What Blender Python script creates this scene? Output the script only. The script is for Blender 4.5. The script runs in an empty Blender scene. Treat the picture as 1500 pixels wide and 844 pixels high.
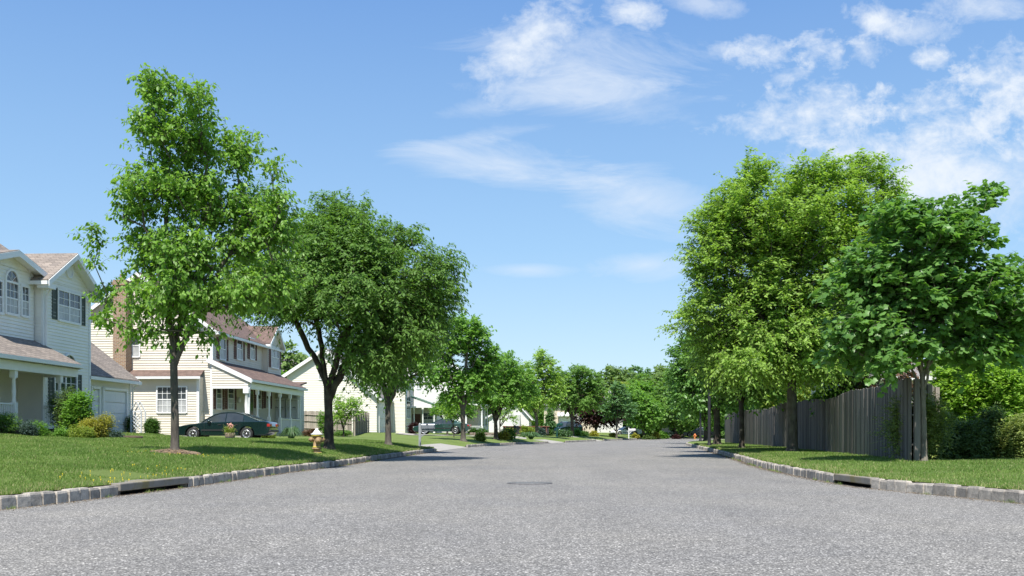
import bpy, bmesh, math, random
import numpy as np
from mathutils import Vector, Matrix
R = math.radians
SC = bpy.context.scene
COL = SC.collection
# ------------------------------------------------------------ camera
F, CH, YH = 1458.0, 0.85, 634.0          # focal length (px of a 1500 px wide photo), eye height, horizon row
cam_d = bpy.data.cameras.new('camera'); cam = bpy.data.objects.new('camera', cam_d); COL.objects.link(cam)
cam.location = (0, 0, CH); cam.rotation_euler = (R(90), 0, 0)
cam_d.sensor_width = 36; cam_d.lens = 36*F/1500; cam_d.shift_y = (YH-422)/1500
cam_d.clip_start = .1; cam_d.clip_end = 5000
SC.camera = cam
# ------------------------------------------------------------ light
SUN_EL, SUN_AZ = 59.0, 188.0             # azimuth clockwise from +Y; sun stands behind the camera, slightly left
SKY_STRENGTH, SUN_STRENGTH = 0.115, 4.5
sd = bpy.data.lights.new('sun', 'SUN'); sd.energy = SUN_STRENGTH; sd.angle = R(.55); sd.color = (1, .955, .89)
so = bpy.data.objects.new('sun', sd); COL.objects.link(so)
sdir = Vector((math.sin(R(SUN_AZ))*math.cos(R(SUN_EL)), math.cos(R(SUN_AZ))*math.cos(R(SUN_EL)), math.sin(R(SUN_EL))))
so.rotation_euler = sdir.to_track_quat('Z', 'Y').to_euler(); so.location = (0, -20, 40)
SC.view_settings.view_transform = 'Standard'; SC.view_settings.look = 'None'
SC.view_settings.gamma = 1; SC.view_settings.use_curve_mapping = False
SC.view_settings.exposure = 0.72

def build_world():
    w = bpy.data.worlds.new('World'); SC.world = w; w.use_nodes = True
    nt = w.node_tree; N, L = nt.nodes, nt.links; N.clear()
    def mth(op, a, b=None, c=None, clamp=False):
        n = N.new('ShaderNodeMath'); n.operation = op; n.use_clamp = clamp
        for i, v in enumerate((a, b, c)):
            if v is None: continue
            if isinstance(v, (int, float)): n.inputs[i].default_value = v
            else: L.new(v, n.inputs[i])
        return n.outputs[0]
    sky = N.new('ShaderNodeTexSky'); sky.sky_type = 'NISHITA'; sky.sun_disc = False
    sky.sun_elevation = R(SUN_EL); sky.sun_rotation = R(SUN_AZ)
    sky.altitude = 100; sky.air_density = 1.0; sky.dust_density = 0.35; sky.ozone_density = 2.2
    tc = N.new('ShaderNodeTexCoord'); sx = N.new('ShaderNodeSeparateXYZ'); L.new(tc.outputs['Generated'], sx.inputs[0])
    yy = mth('MAXIMUM', mth('ABSOLUTE', sx.outputs[1]), .15)
    u = mth('DIVIDE', sx.outputs[0], yy); v = mth('DIVIDE', sx.outputs[2], yy)
    cb = N.new('ShaderNodeCombineXYZ'); L.new(u, cb.inputs[0]); L.new(v, cb.inputs[1])
    def noise(scale, detail, rough, sy=1.0, off=0.0, dist=0.0):
        mp = N.new('ShaderNodeMapping'); mp.inputs['Scale'].default_value = (1, sy, 1); mp.inputs['Location'].default_value = (off, off*.7, off)
        L.new(cb.outputs[0], mp.inputs[0])
        n = N.new('ShaderNodeTexNoise'); n.inputs['Scale'].default_value = scale; n.inputs['Detail'].default_value = detail
        n.inputs['Roughness'].default_value = rough; n.inputs['Distortion'].default_value = dist
        L.new(mp.outputs[0], n.inputs['Vector']); return n.outputs['Fac']
    puff = noise(15, 12, .66, 1.25, 3.1, .35); streak = noise(6, 12, .66, 3.4, 7.7, .8)
    fine = noise(42, 10, .62, 1.3, 5.3, .3); small = mth('ADD', mth('MULTIPLY', puff, .5), mth('MULTIPLY', fine, .5))
    def cloud(px, py, rx, ry, deg, s, tex, k=2.6):
        cx, cy = (px-750)/F, (YH-py)/F; a = R(-deg)
        du, dv = mth('SUBTRACT', u, cx), mth('SUBTRACT', v, cy)
        p = mth('ADD', mth('MULTIPLY', du, math.cos(a)*F/rx), mth('MULTIPLY', dv, math.sin(a)*F/rx))
        q = mth('ADD', mth('MULTIPLY', du, -math.sin(a)*F/ry), mth('MULTIPLY', dv, math.cos(a)*F/ry))
        r2 = mth('ADD', mth('MULTIPLY', p, p), mth('MULTIPLY', q, q))
        g = mth('SUBTRACT', 1.0, mth('SQRT', r2))                       # 1 centre .. 0 edge
        g = mth('ADD', mth('MULTIPLY', g, .55), mth('MULTIPLY', mth('SUBTRACT', tex, .5), k))
        return mth('MULTIPLY', mth('MULTIPLY', g, 1.55, clamp=True), s, clamp=True)
    dens = None
    for c in ((768, 62, 105, 42, -30, .9, small, 2.4), (850, 95, 180, 50, 2, .5, streak, 2.1), (880, 140, 150, 36, 6, .4, streak, 1.6),
              (740, 238, 190, 40, 9, .62, streak, 1.4), (940, 292, 150, 50, 12, .62, streak, 1.3), (680, 205, 120, 16, -8, .4, streak, 1.5),
              (775, 395, 75, 12, 0, .5, streak, 1.1), (945, 388, 85, 24, -3, .62, streak, 1.1), (695, 160, 60, 14, -8, .25, streak, 2),
              (1195, 168, 125, 50, -4, .85, small, 2.6), (1380, 185, 190, 85, -14, .85, small, 3.0), (1480, 135, 100, 95, 0, .9, small, 2.4),
              (1430, 265, 210, 90, 0, .9, puff, 1.6), (1280, 235, 140, 70, 0, .65, puff, 2.0), (1284, 30, 46, 29, 0, .95, small, 2.2),
              (1120, 76, 56, 24, 5, .8, small, 3.2), (1366, 86, 36, 21, 0, .9, small, 2.2), (1205, 74, 52, 30, 0, .85, small, 3.2), (1060, 72, 26, 14, 0, .6, small, 2.4), (1265, 75, 34, 26, 20, .6, small, 3.0), (1160, 110, 40, 14, -20, .55, small, 3),
              (922, 14, 46, 28, 10, .8, small, 2.6), (1450, 8, 95, 30, 5, .85, puff, 1.6), (1045, 8, 70, 18, 10, .5, puff, 2.0),
              (1350, 45, 60, 22, 0, .5, small, 3), (1700, 150, 220, 110, 0, .8, puff, 2.3), (-500, 120, 260, 60, 0, .5, puff, 2.3)):
        g = cloud(*c)
        dens = g if dens is None else mth('ADD', mth('MULTIPLY', dens, mth('SUBTRACT', 1.0, g)), g)
    mix = N.new('ShaderNodeMix'); mix.data_type = 'RGBA'
    rp = N.new('ShaderNodeValToRGB'); L.new(sx.outputs[2], rp.inputs[0]); el = rp.color_ramp.elements
    while len(el) < 5: el.new(.5)
    for q, (p_, c_) in zip(el, ((0, (.60, .78, .90)), (.06, (.51, .72, .90)), (.18, (.34, .585, .88)), (.40, (.175, .37, .76)), (1, (.08, .19, .50)))): q.position = p_; q.color = (*c_, 1)
    gn = N.new('ShaderNodeMix'); gn.data_type = 'RGBA'; gn.blend_type = 'MULTIPLY'; gn.inputs[0].default_value = 1; L.new(rp.outputs[0], gn.inputs[6]); gn.inputs[7].default_value = (5.6, 5.6, 5.6, 1)
    hs = N.new('ShaderNodeMix'); hs.data_type = 'RGBA'; hs.inputs[0].default_value = .8; L.new(sky.outputs[0], hs.inputs[6]); L.new(gn.outputs[2], hs.inputs[7])
    L.new(dens, mix.inputs[0]); L.new(hs.outputs[2], mix.inputs[6]); mix.inputs[7].default_value = (4.6, 4.95, 5.4, 1)
    bg = N.new('ShaderNodeBackground'); bg.inputs[1].default_value = SKY_STRENGTH
    L.new(mix.outputs[2], bg.inputs[0])
    out = N.new('ShaderNodeOutputWorld'); L.new(bg.outputs[0], out.inputs[0])
build_world()

# ------------------------------------------------------------ helpers
def tag(o, label=None, cat=None, group=None, kind=None):
    if label: o['label'] = label
    if cat: o['category'] = cat
    if group: o['group'] = group
    if kind: o['kind'] = kind
    return o
def empty(name, loc, rz=0, label=None, cat=None, group=None, scale=1):
    o = bpy.data.objects.new(name, None); COL.objects.link(o); o.location = loc; o.rotation_euler = (0, 0, rz)
    o.scale = (scale,)*3; o.empty_display_size = .2
    return tag(o, label, cat, group)
def copy_tree(o, parent=None):
    c = o.copy(); COL.objects.link(c); c.parent = parent
    for ch in list(o.children): copy_tree(ch, c)
    return c
class MB:
    def __init__(s): s.v = []; s.f = []; s.sm = []; s.t = []; s.tint = .5
    def add(s, vs, fs, smooth=False):
        b = len(s.v); s.v += [tuple(p) for p in vs]; s.t += [s.tint]*len(vs)
        s.f += [tuple(b+i for i in f) for f in fs]; s.sm += [smooth]*len(fs); return s
    def box(s, x0, x1, y0, y1, z0, z1):
        x0, x1 = min(x0, x1), max(x0, x1); y0, y1 = min(y0, y1), max(y0, y1); z0, z1 = min(z0, z1), max(z0, z1)
        return s.add([(x0,y0,z0),(x1,y0,z0),(x1,y1,z0),(x0,y1,z0),(x0,y0,z1),(x1,y0,z1),(x1,y1,z1),(x0,y1,z1)],
                     [(0,3,2,1),(4,5,6,7),(0,1,5,4),(1,2,6,5),(2,3,7,6),(3,0,4,7)])
    def prism(s, pts, ext):                      # polygon extruded by a vector
        n = len(pts); e = Vector(ext); a = [Vector(p) for p in pts]; b = [p+e for p in a]
        return s.add(a+b, [tuple(range(n))[::-1], tuple(range(n, 2*n))]+[(i, (i+1) % n, n+(i+1) % n, n+i) for i in range(n)])
    def rings(s, rings, cap=True, smooth=True, closed=True):
        n = len(rings[0]); vs = [p for r in rings for p in r]; fs = []
        for k in range(len(rings)-1):
            for i in range(n if closed else n-1):
                j = (i+1) % n; fs.append((k*n+i, k*n+j, (k+1)*n+j, (k+1)*n+i))
        s.add(vs, fs, smooth)
        if cap and closed:
            s.add(rings[0], [tuple(range(n))[::-1]]); s.add(rings[-1], [tuple(range(n))])
        return s
    def tube(s, path, radii, n=8, cap=True, smooth=True):
        P = [Vector(p) for p in path]
        if not hasattr(radii, '__len__'): radii = [radii]*len(P)
        rg = []; ref = None
        for i, p in enumerate(P):
            d = (P[min(i+1, len(P)-1)]-P[max(i-1, 0)])
            if d.length < 1e-9: d = Vector((0, 0, 1))
            d.normalize()
            if ref is None: ref = Vector((1, 0, 0)) if abs(d.x) < .8 else Vector((0, 1, 0))
            a = (ref-d*ref.dot(d)).normalized(); ref = a; b = d.cross(a)
            rg.append([p+(a*math.cos(2*math.pi*k/n)+b*math.sin(2*math.pi*k/n))*radii[i] for k in range(n)])
        return s.rings(rg, cap, smooth)
    def lathe(s, prof, n=20, c=(0, 0, 0), axis='Z', smooth=True):
        rg = []
        for r, h in prof:
            ring = []
            for k in range(n):
                a = 2*math.pi*k/n; x, y = r*math.cos(a), r*math.sin(a)
                q = (x, y, h) if axis == 'Z' else ((h, x, y) if axis == 'X' else (y, h, x))
                ring.append((q[0]+c[0], q[1]+c[1], q[2]+c[2]))
            rg.append(ring)
        return s.rings(rg, True, smooth)
    def build(s, name, mat, parent=None, bevel=0, loc=None):
        me = bpy.data.meshes.new(name); me.from_pydata(s.v, [], s.f)
        me.polygons.foreach_set('use_smooth', s.sm)
        at = me.attributes.new('tint', 'FLOAT', 'POINT'); at.data.foreach_set('value', s.t)
        bm = bmesh.new(); bm.from_mesh(me); bmesh.ops.recalc_face_normals(bm, faces=bm.faces); bm.to_mesh(me); bm.free()
        me.materials.append(mat); me.update()
        o = bpy.data.objects.new(name, me); COL.objects.link(o)
        if parent: o.parent = parent
        if loc: o.location = loc
        if bevel:
            m = o.modifiers.new('bevel', 'BEVEL'); m.width = bevel; m.segments = 2; m.limit_method = 'ANGLE'
        return o
def np_mesh(name, V, counts, idx, mat, tint=None, parent=None, smooth=False):
    me = bpy.data.meshes.new(name); V = np.asarray(V, np.float32).reshape(-1, 3)
    me.vertices.add(len(V)); me.vertices.foreach_set('co', V.ravel())
    me.loops.add(len(idx)); me.loops.foreach_set('vertex_index', np.asarray(idx, np.int32))
    counts = np.asarray(counts, np.int32); me.polygons.add(len(counts))
    st = np.zeros(len(counts), np.int32); st[1:] = np.cumsum(counts)[:-1]
    me.polygons.foreach_set('loop_start', st); me.polygons.foreach_set('loop_total', counts)
    if smooth: me.polygons.foreach_set('use_smooth', np.ones(len(counts), bool))
    me.update(calc_edges=True)
    if tint is not None:
        a = me.attributes.new('tint', 'FLOAT', 'POINT'); a.data.foreach_set('value', np.asarray(tint, np.float32))
    me.materials.append(mat); o = bpy.data.objects.new(name, me); COL.objects.link(o)
    if parent: o.parent = parent
    return o

# ------------------------------------------------------------ materials
class NT:
    def __init__(s, name):
        s.m = bpy.data.materials.new(name); s.m.use_nodes = True; s.N = s.m.node_tree.nodes; s.L = s.m.node_tree.links
        s.b = s.N['Principled BSDF']; s.tc = s.N.new('ShaderNodeTexCoord')
    def set(s, n, k, v):
        if hasattr(v, 'is_linked') or hasattr(v, 'links'): s.L.new(v, n.inputs[k])
        else: n.inputs[k].default_value = v
    def noise(s, scale, detail=4, rough=.6, coord='Object', stretch=(1, 1, 1)):
        mp = s.N.new('ShaderNodeMapping'); mp.inputs['Scale'].default_value = stretch
        s.L.new(s.tc.outputs[coord], mp.inputs[0])
        n = s.N.new('ShaderNodeTexNoise'); n.inputs['Scale'].default_value = scale; n.inputs['Detail'].default_value = detail
        n.inputs['Roughness'].default_value = rough; s.L.new(mp.outputs[0], n.inputs['Vector']); return n.outputs['Fac']
    def ramp(s, fac, stops):
        n = s.N.new('ShaderNodeValToRGB'); s.L.new(fac, n.inputs[0]); e = n.color_ramp.elements
        while len(e) < len(stops): e.new(.5)
        for q, (p, c) in zip(e, stops):
            q.position = p; q.color = (c, c, c, 1) if isinstance(c, (int, float)) else (*c, 1)
        return n.outputs[0]
    def mix(s, fac, a, b, mode='MIX'):
        n = s.N.new('ShaderNodeMix'); n.data_type = 'RGBA'; n.blend_type = mode
        s.set(n, 0, fac)
        for k, v in ((6, a), (7, b)): s.set(n, k, (*v, 1) if isinstance(v, tuple) else v)
        return n.outputs[2]
    def math(s, op, a, b=None, clamp=False):
        n = s.N.new('ShaderNodeMath'); n.operation = op; n.use_clamp = clamp; s.set(n, 0, a)
        if b is not None: s.set(n, 1, b)
        return n.outputs[0]
    def attr(s, name='tint'):
        n = s.N.new('ShaderNodeAttribute'); n.attribute_name = name; return n.outputs['Fac']
    def bump(s, h, strength=.5, dist=.01):
        n = s.N.new('ShaderNodeBump'); n.inputs['Strength'].default_value = strength; n.inputs['Distance'].default_value = dist
        s.L.new(h, n.inputs['Height']); s.L.new(n.outputs[0], s.b.inputs['Normal'])
    def done(s, color=None, rough=.7, metal=0, spec=None, **kw):
        if color is not None: s.set(s.b, 'Base Color', (*color, 1) if isinstance(color, tuple) else color)
        s.set(s.b, 'Roughness', rough); s.b.inputs['Metallic'].default_value = metal
        if spec is not None: s.b.inputs['Specular IOR Level'].default_value = spec
        for k, v in kw.items(): s.b.inputs[k.replace('_', ' ')].default_value = v
        return s.m
def simple(name, c, rough=.6, var=.12, scale=6, metal=0, bump=0, spec=None, tint=0, **kw):
    t = NT(name); f = t.noise(scale, 5); lo = tuple(max(0, q*(1-var)) for q in c); hi = tuple(q*(1+var) for q in c)
    col = t.ramp(f, [(.3, lo), (.7, hi)])
    if tint:
        k = t.math('ADD', t.math('MULTIPLY', t.attr(), 2*tint), 1-tint)
        cb = t.N.new('ShaderNodeCombineColor')
        for i in range(3): t.L.new(k, cb.inputs[i])
        col = t.mix(1.0, col, cb.outputs[0], 'MULTIPLY')
    if bump: t.bump(t.noise(scale*8, 4), bump, .01)
    return t.done(col, rough, metal, spec, **kw)
def leaf_mat(name, c0, c1, trans=.35, rough=.5):
    t = NT(name); a = t.attr(); col = t.ramp(a, [(0, c0), (1, c1)])
    t.done(col, rough, spec=.35)
    tr = t.N.new('ShaderNodeBsdfTranslucent'); c2 = t.mix(1.0, col, (1.25, 1.3, .55), 'MULTIPLY'); t.L.new(c2, tr.inputs[0])
    mx = t.N.new('ShaderNodeMixShader'); mx.inputs[0].default_value = trans
    out = t.N['Material Output']; t.L.new(t.b.outputs[0], mx.inputs[1]); t.L.new(tr.outputs[0], mx.inputs[2]); t.L.new(mx.outputs[0], out.inputs[0])
    return t.m
M = {}
def asphalt():
    t = NT('asphalt'); co = t.tc.outputs['Object']
    vo = t.N.new('ShaderNodeTexVoronoi'); vo.inputs['Scale'].default_value = 80; t.L.new(co, vo.inputs['Vector'])
    sp = t.ramp(vo.outputs['Color'], [(0, .09), (.35, .15), (.60, .20), (.80, .31), (.93, .52), (1, .7)])
    edge = t.ramp(vo.outputs['Distance'], [(.25, 1.0), (.75, .42)])
    col = t.mix(1.0, sp, edge, 'MULTIPLY')
    big = t.ramp(t.noise(.35, 5, .65), [(.3, (.86, .87, .90)), (.7, (1.10, 1.09, 1.06))]); col = t.mix(1.0, col, big, 'MULTIPLY')
    mid = t.ramp(t.noise(7, 5, .7), [(.3, .86), (.7, 1.14)]); col = t.mix(1.0, col, mid, 'MULTIPLY')
    st = t.ramp(t.noise(.9, 4, .6, stretch=(1.3, .18, 1)), [(.35, .93), (.7, 1.06)]); col = t.mix(1.0, col, st, 'MULTIPLY')
    col = t.mix(1.0, col, (1.52, 1.455, 1.33), 'MULTIPLY')
    t.bump(vo.outputs['Distance'], .55, .006)
    M['asphalt'] = t.done(col, .85, spec=.3)
asphalt()
def granite():
    t = NT('granite'); f = t.noise(9, 6, .7); g = t.noise(90, 2)
    col = t.ramp(f, [(.25, (.19, .172, .145)), (.5, (.37, .335, .285)), (.78, (.56, .50, .42))])
    k = t.ramp(t.attr(), [(0, .68), (1, 1.25)]); col = t.mix(1.0, col, k, 'MULTIPLY')
    col = t.mix(t.ramp(g, [(.5, 0.0), (.75, .5)]), col, (.09, .09, .09))
    t.bump(f, .9, .02); M['granite'] = t.done(col, .85)
granite()
def concrete(name, c, stain=None):
    t = NT(name); f = t.noise(3, 8, .7); col = t.ramp(f, [(.3, tuple(q*.78 for q in c)), (.7, tuple(q*1.15 for q in c))])
    if stain: col = t.mix(t.ramp(t.noise(2.2, 4), [(.52, 0.0), (.66, .75)]), col, stain)
    t.bump(t.noise(60, 4), .35, .01); M[name] = t.done(col, .85)
concrete('concrete', (.36, .34, .30)); concrete('stained_concrete', (.23, .21, .175), (.20, .165, .05))
def grass_ground():
    t = NT('turf'); f = t.noise(.5, 6, .65); g = t.noise(14, 5, .7)
    col = t.ramp(f, [(.3, (.12, .175, .045)), (.7, (.18, .235, .07))])
    col = t.mix(t.ramp(g, [(.45, 0.0), (.75, .6)]), col, (.15, .19, .06))
    fine = t.ramp(t.noise(120, 3, .7), [(.3, .7), (.7, 1.3)]); col = t.mix(1.0, col, fine, 'MULTIPLY')
    t.bump(t.noise(90, 4, .8), .8, .03); M['turf'] = t.done(col, .9, spec=.1)
grass_ground()
def grass_blade():
    t = NT('grass_blades'); a = t.attr()
    col = t.ramp(a, [(0, (.115, .185, .042)), (.55, (.175, .280, .062)), (.9, (.31, .36, .14)), (1, (.50, .43, .25))])
    pat = t.ramp(t.noise(.8, 5, .65, stretch=(.5, 1, 1)), [(.35, (.82, .88, .8)), (.7, (1.25, 1.15, 1.2))]); col = t.mix(1.0, col, pat, 'MULTIPLY')
    t.done(col, .55, spec=.25)
    tr = t.N.new('ShaderNodeBsdfTranslucent'); t.L.new(t.mix(1.0, col, (1.3, 1.3, .7), 'MULTIPLY'), tr.inputs[0])
    mx = t.N.new('ShaderNodeMixShader'); mx.inputs[0].default_value = .3
    t.L.new(t.b.outputs[0], mx.inputs[1]); t.L.new(tr.outputs[0], mx.inputs[2]); t.L.new(mx.outputs[0], t.N['Material Output'].inputs[0])
    M['blades'] = t.m
grass_blade()
def bark(name, c):
    t = NT(name); f = t.noise(9, 6, .7, stretch=(1, 1, .3)); g = t.noise(3, 4)
    col = t.ramp(f, [(.3, tuple(q*.45 for q in c)), (.55, c), (.8, tuple(q*1.7 for q in c))])
    col = t.mix(t.ramp(g, [(.5, 0.0), (.72, .5)]), col, (.17, .18, .12))
    t.bump(f, 1.0, .03); M[name] = t.done(col, .9, spec=.15)
bark('bark', (.115, .10, .085)); bark('pale_bark', (.21, .185, .15)); bark('dark_bark', (.07, .058, .048))
def siding(name, c):
    t = NT(name); f = t.noise(1.2, 5, .6); col = t.ramp(f, [(.3, tuple(q*.95 for q in c)), (.7, tuple(min(.9, q*1.04) for q in c))])
    M[name] = t.done(col, .55, spec=.3)
siding('cream_siding', (.85, .83, .75)); siding('beige_siding', (.70, .64, .535)); siding('ivory_siding', (.74, .705, .61)); siding('white_siding', (.70, .69, .65))
siding('grey_siding', (.55, .55, .52)); siding('tan_siding', (.60, .52, .40))
def shingle(name, c, c2):
    t = NT(name); sx = t.N.new('ShaderNodeSeparateXYZ'); t.L.new(t.tc.outputs['Object'], sx.inputs[0])
    cb = t.N.new('ShaderNodeCombineXYZ'); t.L.new(t.math('ADD', sx.outputs[0], sx.outputs[1]), cb.inputs[0]); t.L.new(t.math('MULTIPLY', sx.outputs[2], 1.5), cb.inputs[1])
    br = t.N.new('ShaderNodeTexBrick'); t.L.new(cb.outputs[0], br.inputs['Vector'])
    for k, v in (('Scale', 1.0), ('Mortar Size', .012), ('Brick Width', .33), ('Row Height', .14), ('Bias', 0)): br.inputs[k].default_value = v
    br.inputs['Color1'].default_value = (*c, 1); br.inputs['Color2'].default_value = (*c2, 1); br.inputs['Mortar'].default_value = (*[q*.45 for q in c], 1)
    col = t.mix(1.0, br.outputs['Color'], t.ramp(t.noise(2.5, 6, .7), [(.3, .8), (.7, 1.2)]), 'MULTIPLY')
    t.bump(br.outputs['Fac'], -.5, .012); M[name] = t.done(col, .9, spec=.2)
shingle('tan_shingles', (.30, .255, .215), (.22, .19, .165)); shingle('red_shingles', (.20, .14, .115), (.155, .11, .095))
shingle('green_shingles', (.10, .17, .12), (.13, .21, .15)); shingle('grey_shingles', (.30, .28, .26), (.23, .21, .20))
def brick():
    t = NT('brick'); sx = t.N.new('ShaderNodeSeparateXYZ'); t.L.new(t.tc.outputs['Object'], sx.inputs[0])
    cb = t.N.new('ShaderNodeCombineXYZ'); t.L.new(t.math('ADD', sx.outputs[0], sx.outputs[1]), cb.inputs[0]); t.L.new(sx.outputs[2], cb.inputs[1])
    br = t.N.new('ShaderNodeTexBrick'); t.L.new(cb.outputs[0], br.inputs['Vector'])
    for k, v in (('Scale', 1.0), ('Mortar Size', .012), ('Brick Width', .21), ('Row Height', .075)): br.inputs[k].default_value = v
    br.inputs['Color1'].default_value = (.34, .20, .10, 1); br.inputs['Color2'].default_value = (.22, .12, .07, 1); br.inputs['Mortar'].default_value = (.36, .32, .26, 1)
    t.bump(br.outputs['Fac'], -.4, .01); M['brick'] = t.done(br.outputs['Color'], .85)
brick()
M['white'] = simple('white_trim', (.80, .80, .78), .45, .03); M['grey_white'] = simple('garage_white', (.72, .73, .72), .5, .03)
M['glass'] = simple('window_glass', (.045, .055, .06), .08, .3, 1.2, spec=.8); M['curtain'] = simple('curtain', (.42, .43, .42), .35, .25, 3, spec=.6)
M['brown'] = simple('red_brown_paint', (.13, .055, .045), .6); M['dgreen'] = simple('dark_green_paint', (.07, .09, .075), .6)
M['dark'] = simple('dark_metal', (.02, .02, .022), .5); M['iron'] = simple('cast_iron', (.07, .07, .075), .6, .3, 20, bump=.4)
M['dirt'] = simple('mulch', (.24, .17, .11), .95, .6, 30, bump=1.0); M['soil'] = simple('soil', (.10, .07, .045), .95, .4, 10, bump=1.0)
M['fence'] = None
def fence_mat(name, c):
    t = NT(name); f = t.noise(5, 7, .7, stretch=(2.5, 2.5, .12)); col = t.ramp(f, [(.3, tuple(q*.55 for q in c)), (.55, c), (.8, tuple(q*1.6 for q in c))])
    col = t.mix(1.0, col, t.ramp(t.attr(), [(0, .6), (1, 1.35)]), 'MULTIPLY'); t.bump(f, .6, .01); M[name] = t.done(col, .9, spec=.15)
fence_mat('fence', (.165, .15, .135)); fence_mat('pale_fence', (.34, .30, .25))
M['box_post'] = simple('weathered_grey_post', (.30, .32, .33), .8, .15, 8); M['galv'] = simple('galvanised_metal', (.22, .245, .27), .4, .1, 4, metal=.3); M['post_grey'] = simple('grey_painted_wood', (.55, .57, .57), .7, .15, 8)
M['car_green'] = simple('dark_green_paintwork', (.008, .026, .025), .22, .03, 2, metal=.35, Coat_Weight=1.0, Coat_Roughness=.05)
M['car_teal'] = simple('mid_green_paintwork', (.016, .060, .048), .22, .03, 2, metal=.35, Coat_Weight=1.0, Coat_Roughness=.05)
M['car_grey'] = simple('grey_green_paintwork', (.05, .07, .075), .25, .03, 2, metal=.35, Coat_Weight=1.0, Coat_Roughness=.05)
M['tyre'] = simple('tyre_rubber', (.018, .018, .018), .8); M['rim'] = simple('alloy_rim', (.55, .56, .57), .3, .05, 3, metal=.7)
M['red_lens'] = simple('tail_lens', (.35, .02, .015), .2, spec=.7); M['lens'] = simple('head_lens', (.5, .5, .48), .15, spec=.8); M['amber'] = simple('amber_lens', (.7, .35, .03), .2)
M['tan_bronze'] = simple('tan_hydrant_paint', (.30, .20, .10), .6, .35, 12, bump=.3)
M['yellow'] = simple('yellow_paint', (.62, .50, .08), .6, .25, 14)
M['rust'] = simple('rusty_metal', (.16, .06, .04), .85, .3, 6); M['black_panel'] = simple('blackish_panel', (.03, .028, .03), .7)
M['stone'] = simple('field_stone', (.26, .20, .17), .9, .35, 5, bump=.8)
M['orange'] = simple('orange_paint', (.65, .20, .06), .6, .1); M['pot'] = simple('weathered_barrel_wood', (.22, .17, .12), .9, .3, 8, bump=.4)
M['green_box'] = simple('green_enamel', (.012, .07, .06), .4)
# ------------------------------------------------------------ kerb lines and terrain
def cr(pts, step=.5):
    P = [np.array(p, float) for p in pts]; P = [2*P[0]-P[1]]+P+[2*P[-1]-P[-2]]; out = []
    for i in range(1, len(P)-2):
        n = max(2, int(np.linalg.norm(P[i+1]-P[i])/step))
        for k in range(n):
            t = k/n; a, b, c, d = P[i-1:i+3]
            out.append(.5*((2*b)+(-a+c)*t+(2*a-5*b+4*c-d)*t*t+(-a+3*b-3*c+d)*t**3))
    out.append(P[-2]); return np.array(out)
LK = cr([(-30,-24),(-16,-9),(-9.5,0),(-6.9,6),(-5.62,10.9),(-5.3,13.3),(-5.05,15.5),(-4.92,18),(-4.75,21.4),(-4.4,25.3),(-4.15,31.8),(-3.85,37.5),(-3.4,45),(-2.5,57.6),(-.5,68.8),(2.1,77),(5.1,88),(11.6,112),(19.9,138),(27,155),(45,180),(85,210)])
RK = cr([(32,-24),(18,-9),(10.5,0),(7.4,6.5),(6.1,11.9),(5.85,13.2),(5.45,15.1),(5.4,16.7),(6.0,23.8),(7.15,31.8),(8.8,44),(10.6,58),(12.6,72),(17,90),(24,110),(33,128),(50,150),(90,180)])
def seg_dist(P, L):                              # distance of points P (n,2) from polyline L, and signed side
    P = np.asarray(P, float).reshape(-1, 2); best = np.full(len(P), 1e9); side = np.zeros(len(P))
    for a, b in zip(L[:-1], L[1:]):
        d = b-a; t = np.clip(((P-a)@d)/(d@d), 0, 1); q = P-(a+t[:, None]*d); r = np.hypot(q[:, 0], q[:, 1])
        s = d[0]*(P[:, 1]-a[1])-d[1]*(P[:, 0]-a[0]); m = r < best; best[m] = r[m]; side[m] = s[m]
    return best, side
LKs, RKs = LK[::3], RK[::3]
UL = [0, .3, 1.5, 4, 9, 11, 13.5, 30, 200]; ZL = [.15, .165, .37, .52, .60, .65, .84, .95, 1.0]
UR = [0, .3, 1.5, 4, 9, 13, 30, 200]; ZR = [.15, .16, .20, .21, .21, .21, .24, .3]
DRIVES = [(45, 57.4), (80, 86.5), (101, 105.5), (133, 139), (147, 152)]
def zbase(u, y, left):
    z = np.interp(u, UL if left else UR, ZL if left else ZR)
    if left: z = .15+(z-.15)*np.interp(y, [12, 20, 28, 60, 85], [.62, .82, 1, 1, 1])-.2*np.exp(-((y-49.5)/3.6)**2)*np.interp(u, [4, 9, 20], [0, 1, 1])
    if left:
        for a, b in DRIVES: z = np.where((y > a+.1) & (y < b-.1), np.minimum(z, .005+np.asarray(u)*.14), z)
    return z
def wob(x, y): return .018*np.sin(x*1.3+.7*np.sin(y*.6))*np.cos(y*.9+.5)+.01*np.sin(3.1*x+2*y)
def gz(x, y):
    """height of the ground at x, y"""
    dl, sl = seg_dist([(x, y)], LKs); dr, sr = seg_dist([(x, y)], RKs)
    if sl[0] > 0: return float(zbase(dl[0], y, True)+wob(x, y)*min(1, dl[0]))
    if sr[0] < 0: return float(zbase(dr[0], y, False)+wob(x, y)*min(1, dr[0]))
    return 0.0
def at(px, d): return ((px-750)/F*d, d)
def spot(px, d, sink=0.03):
    x, y = at(px, d); return (x, y, gz(x, y)-sink)

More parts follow.
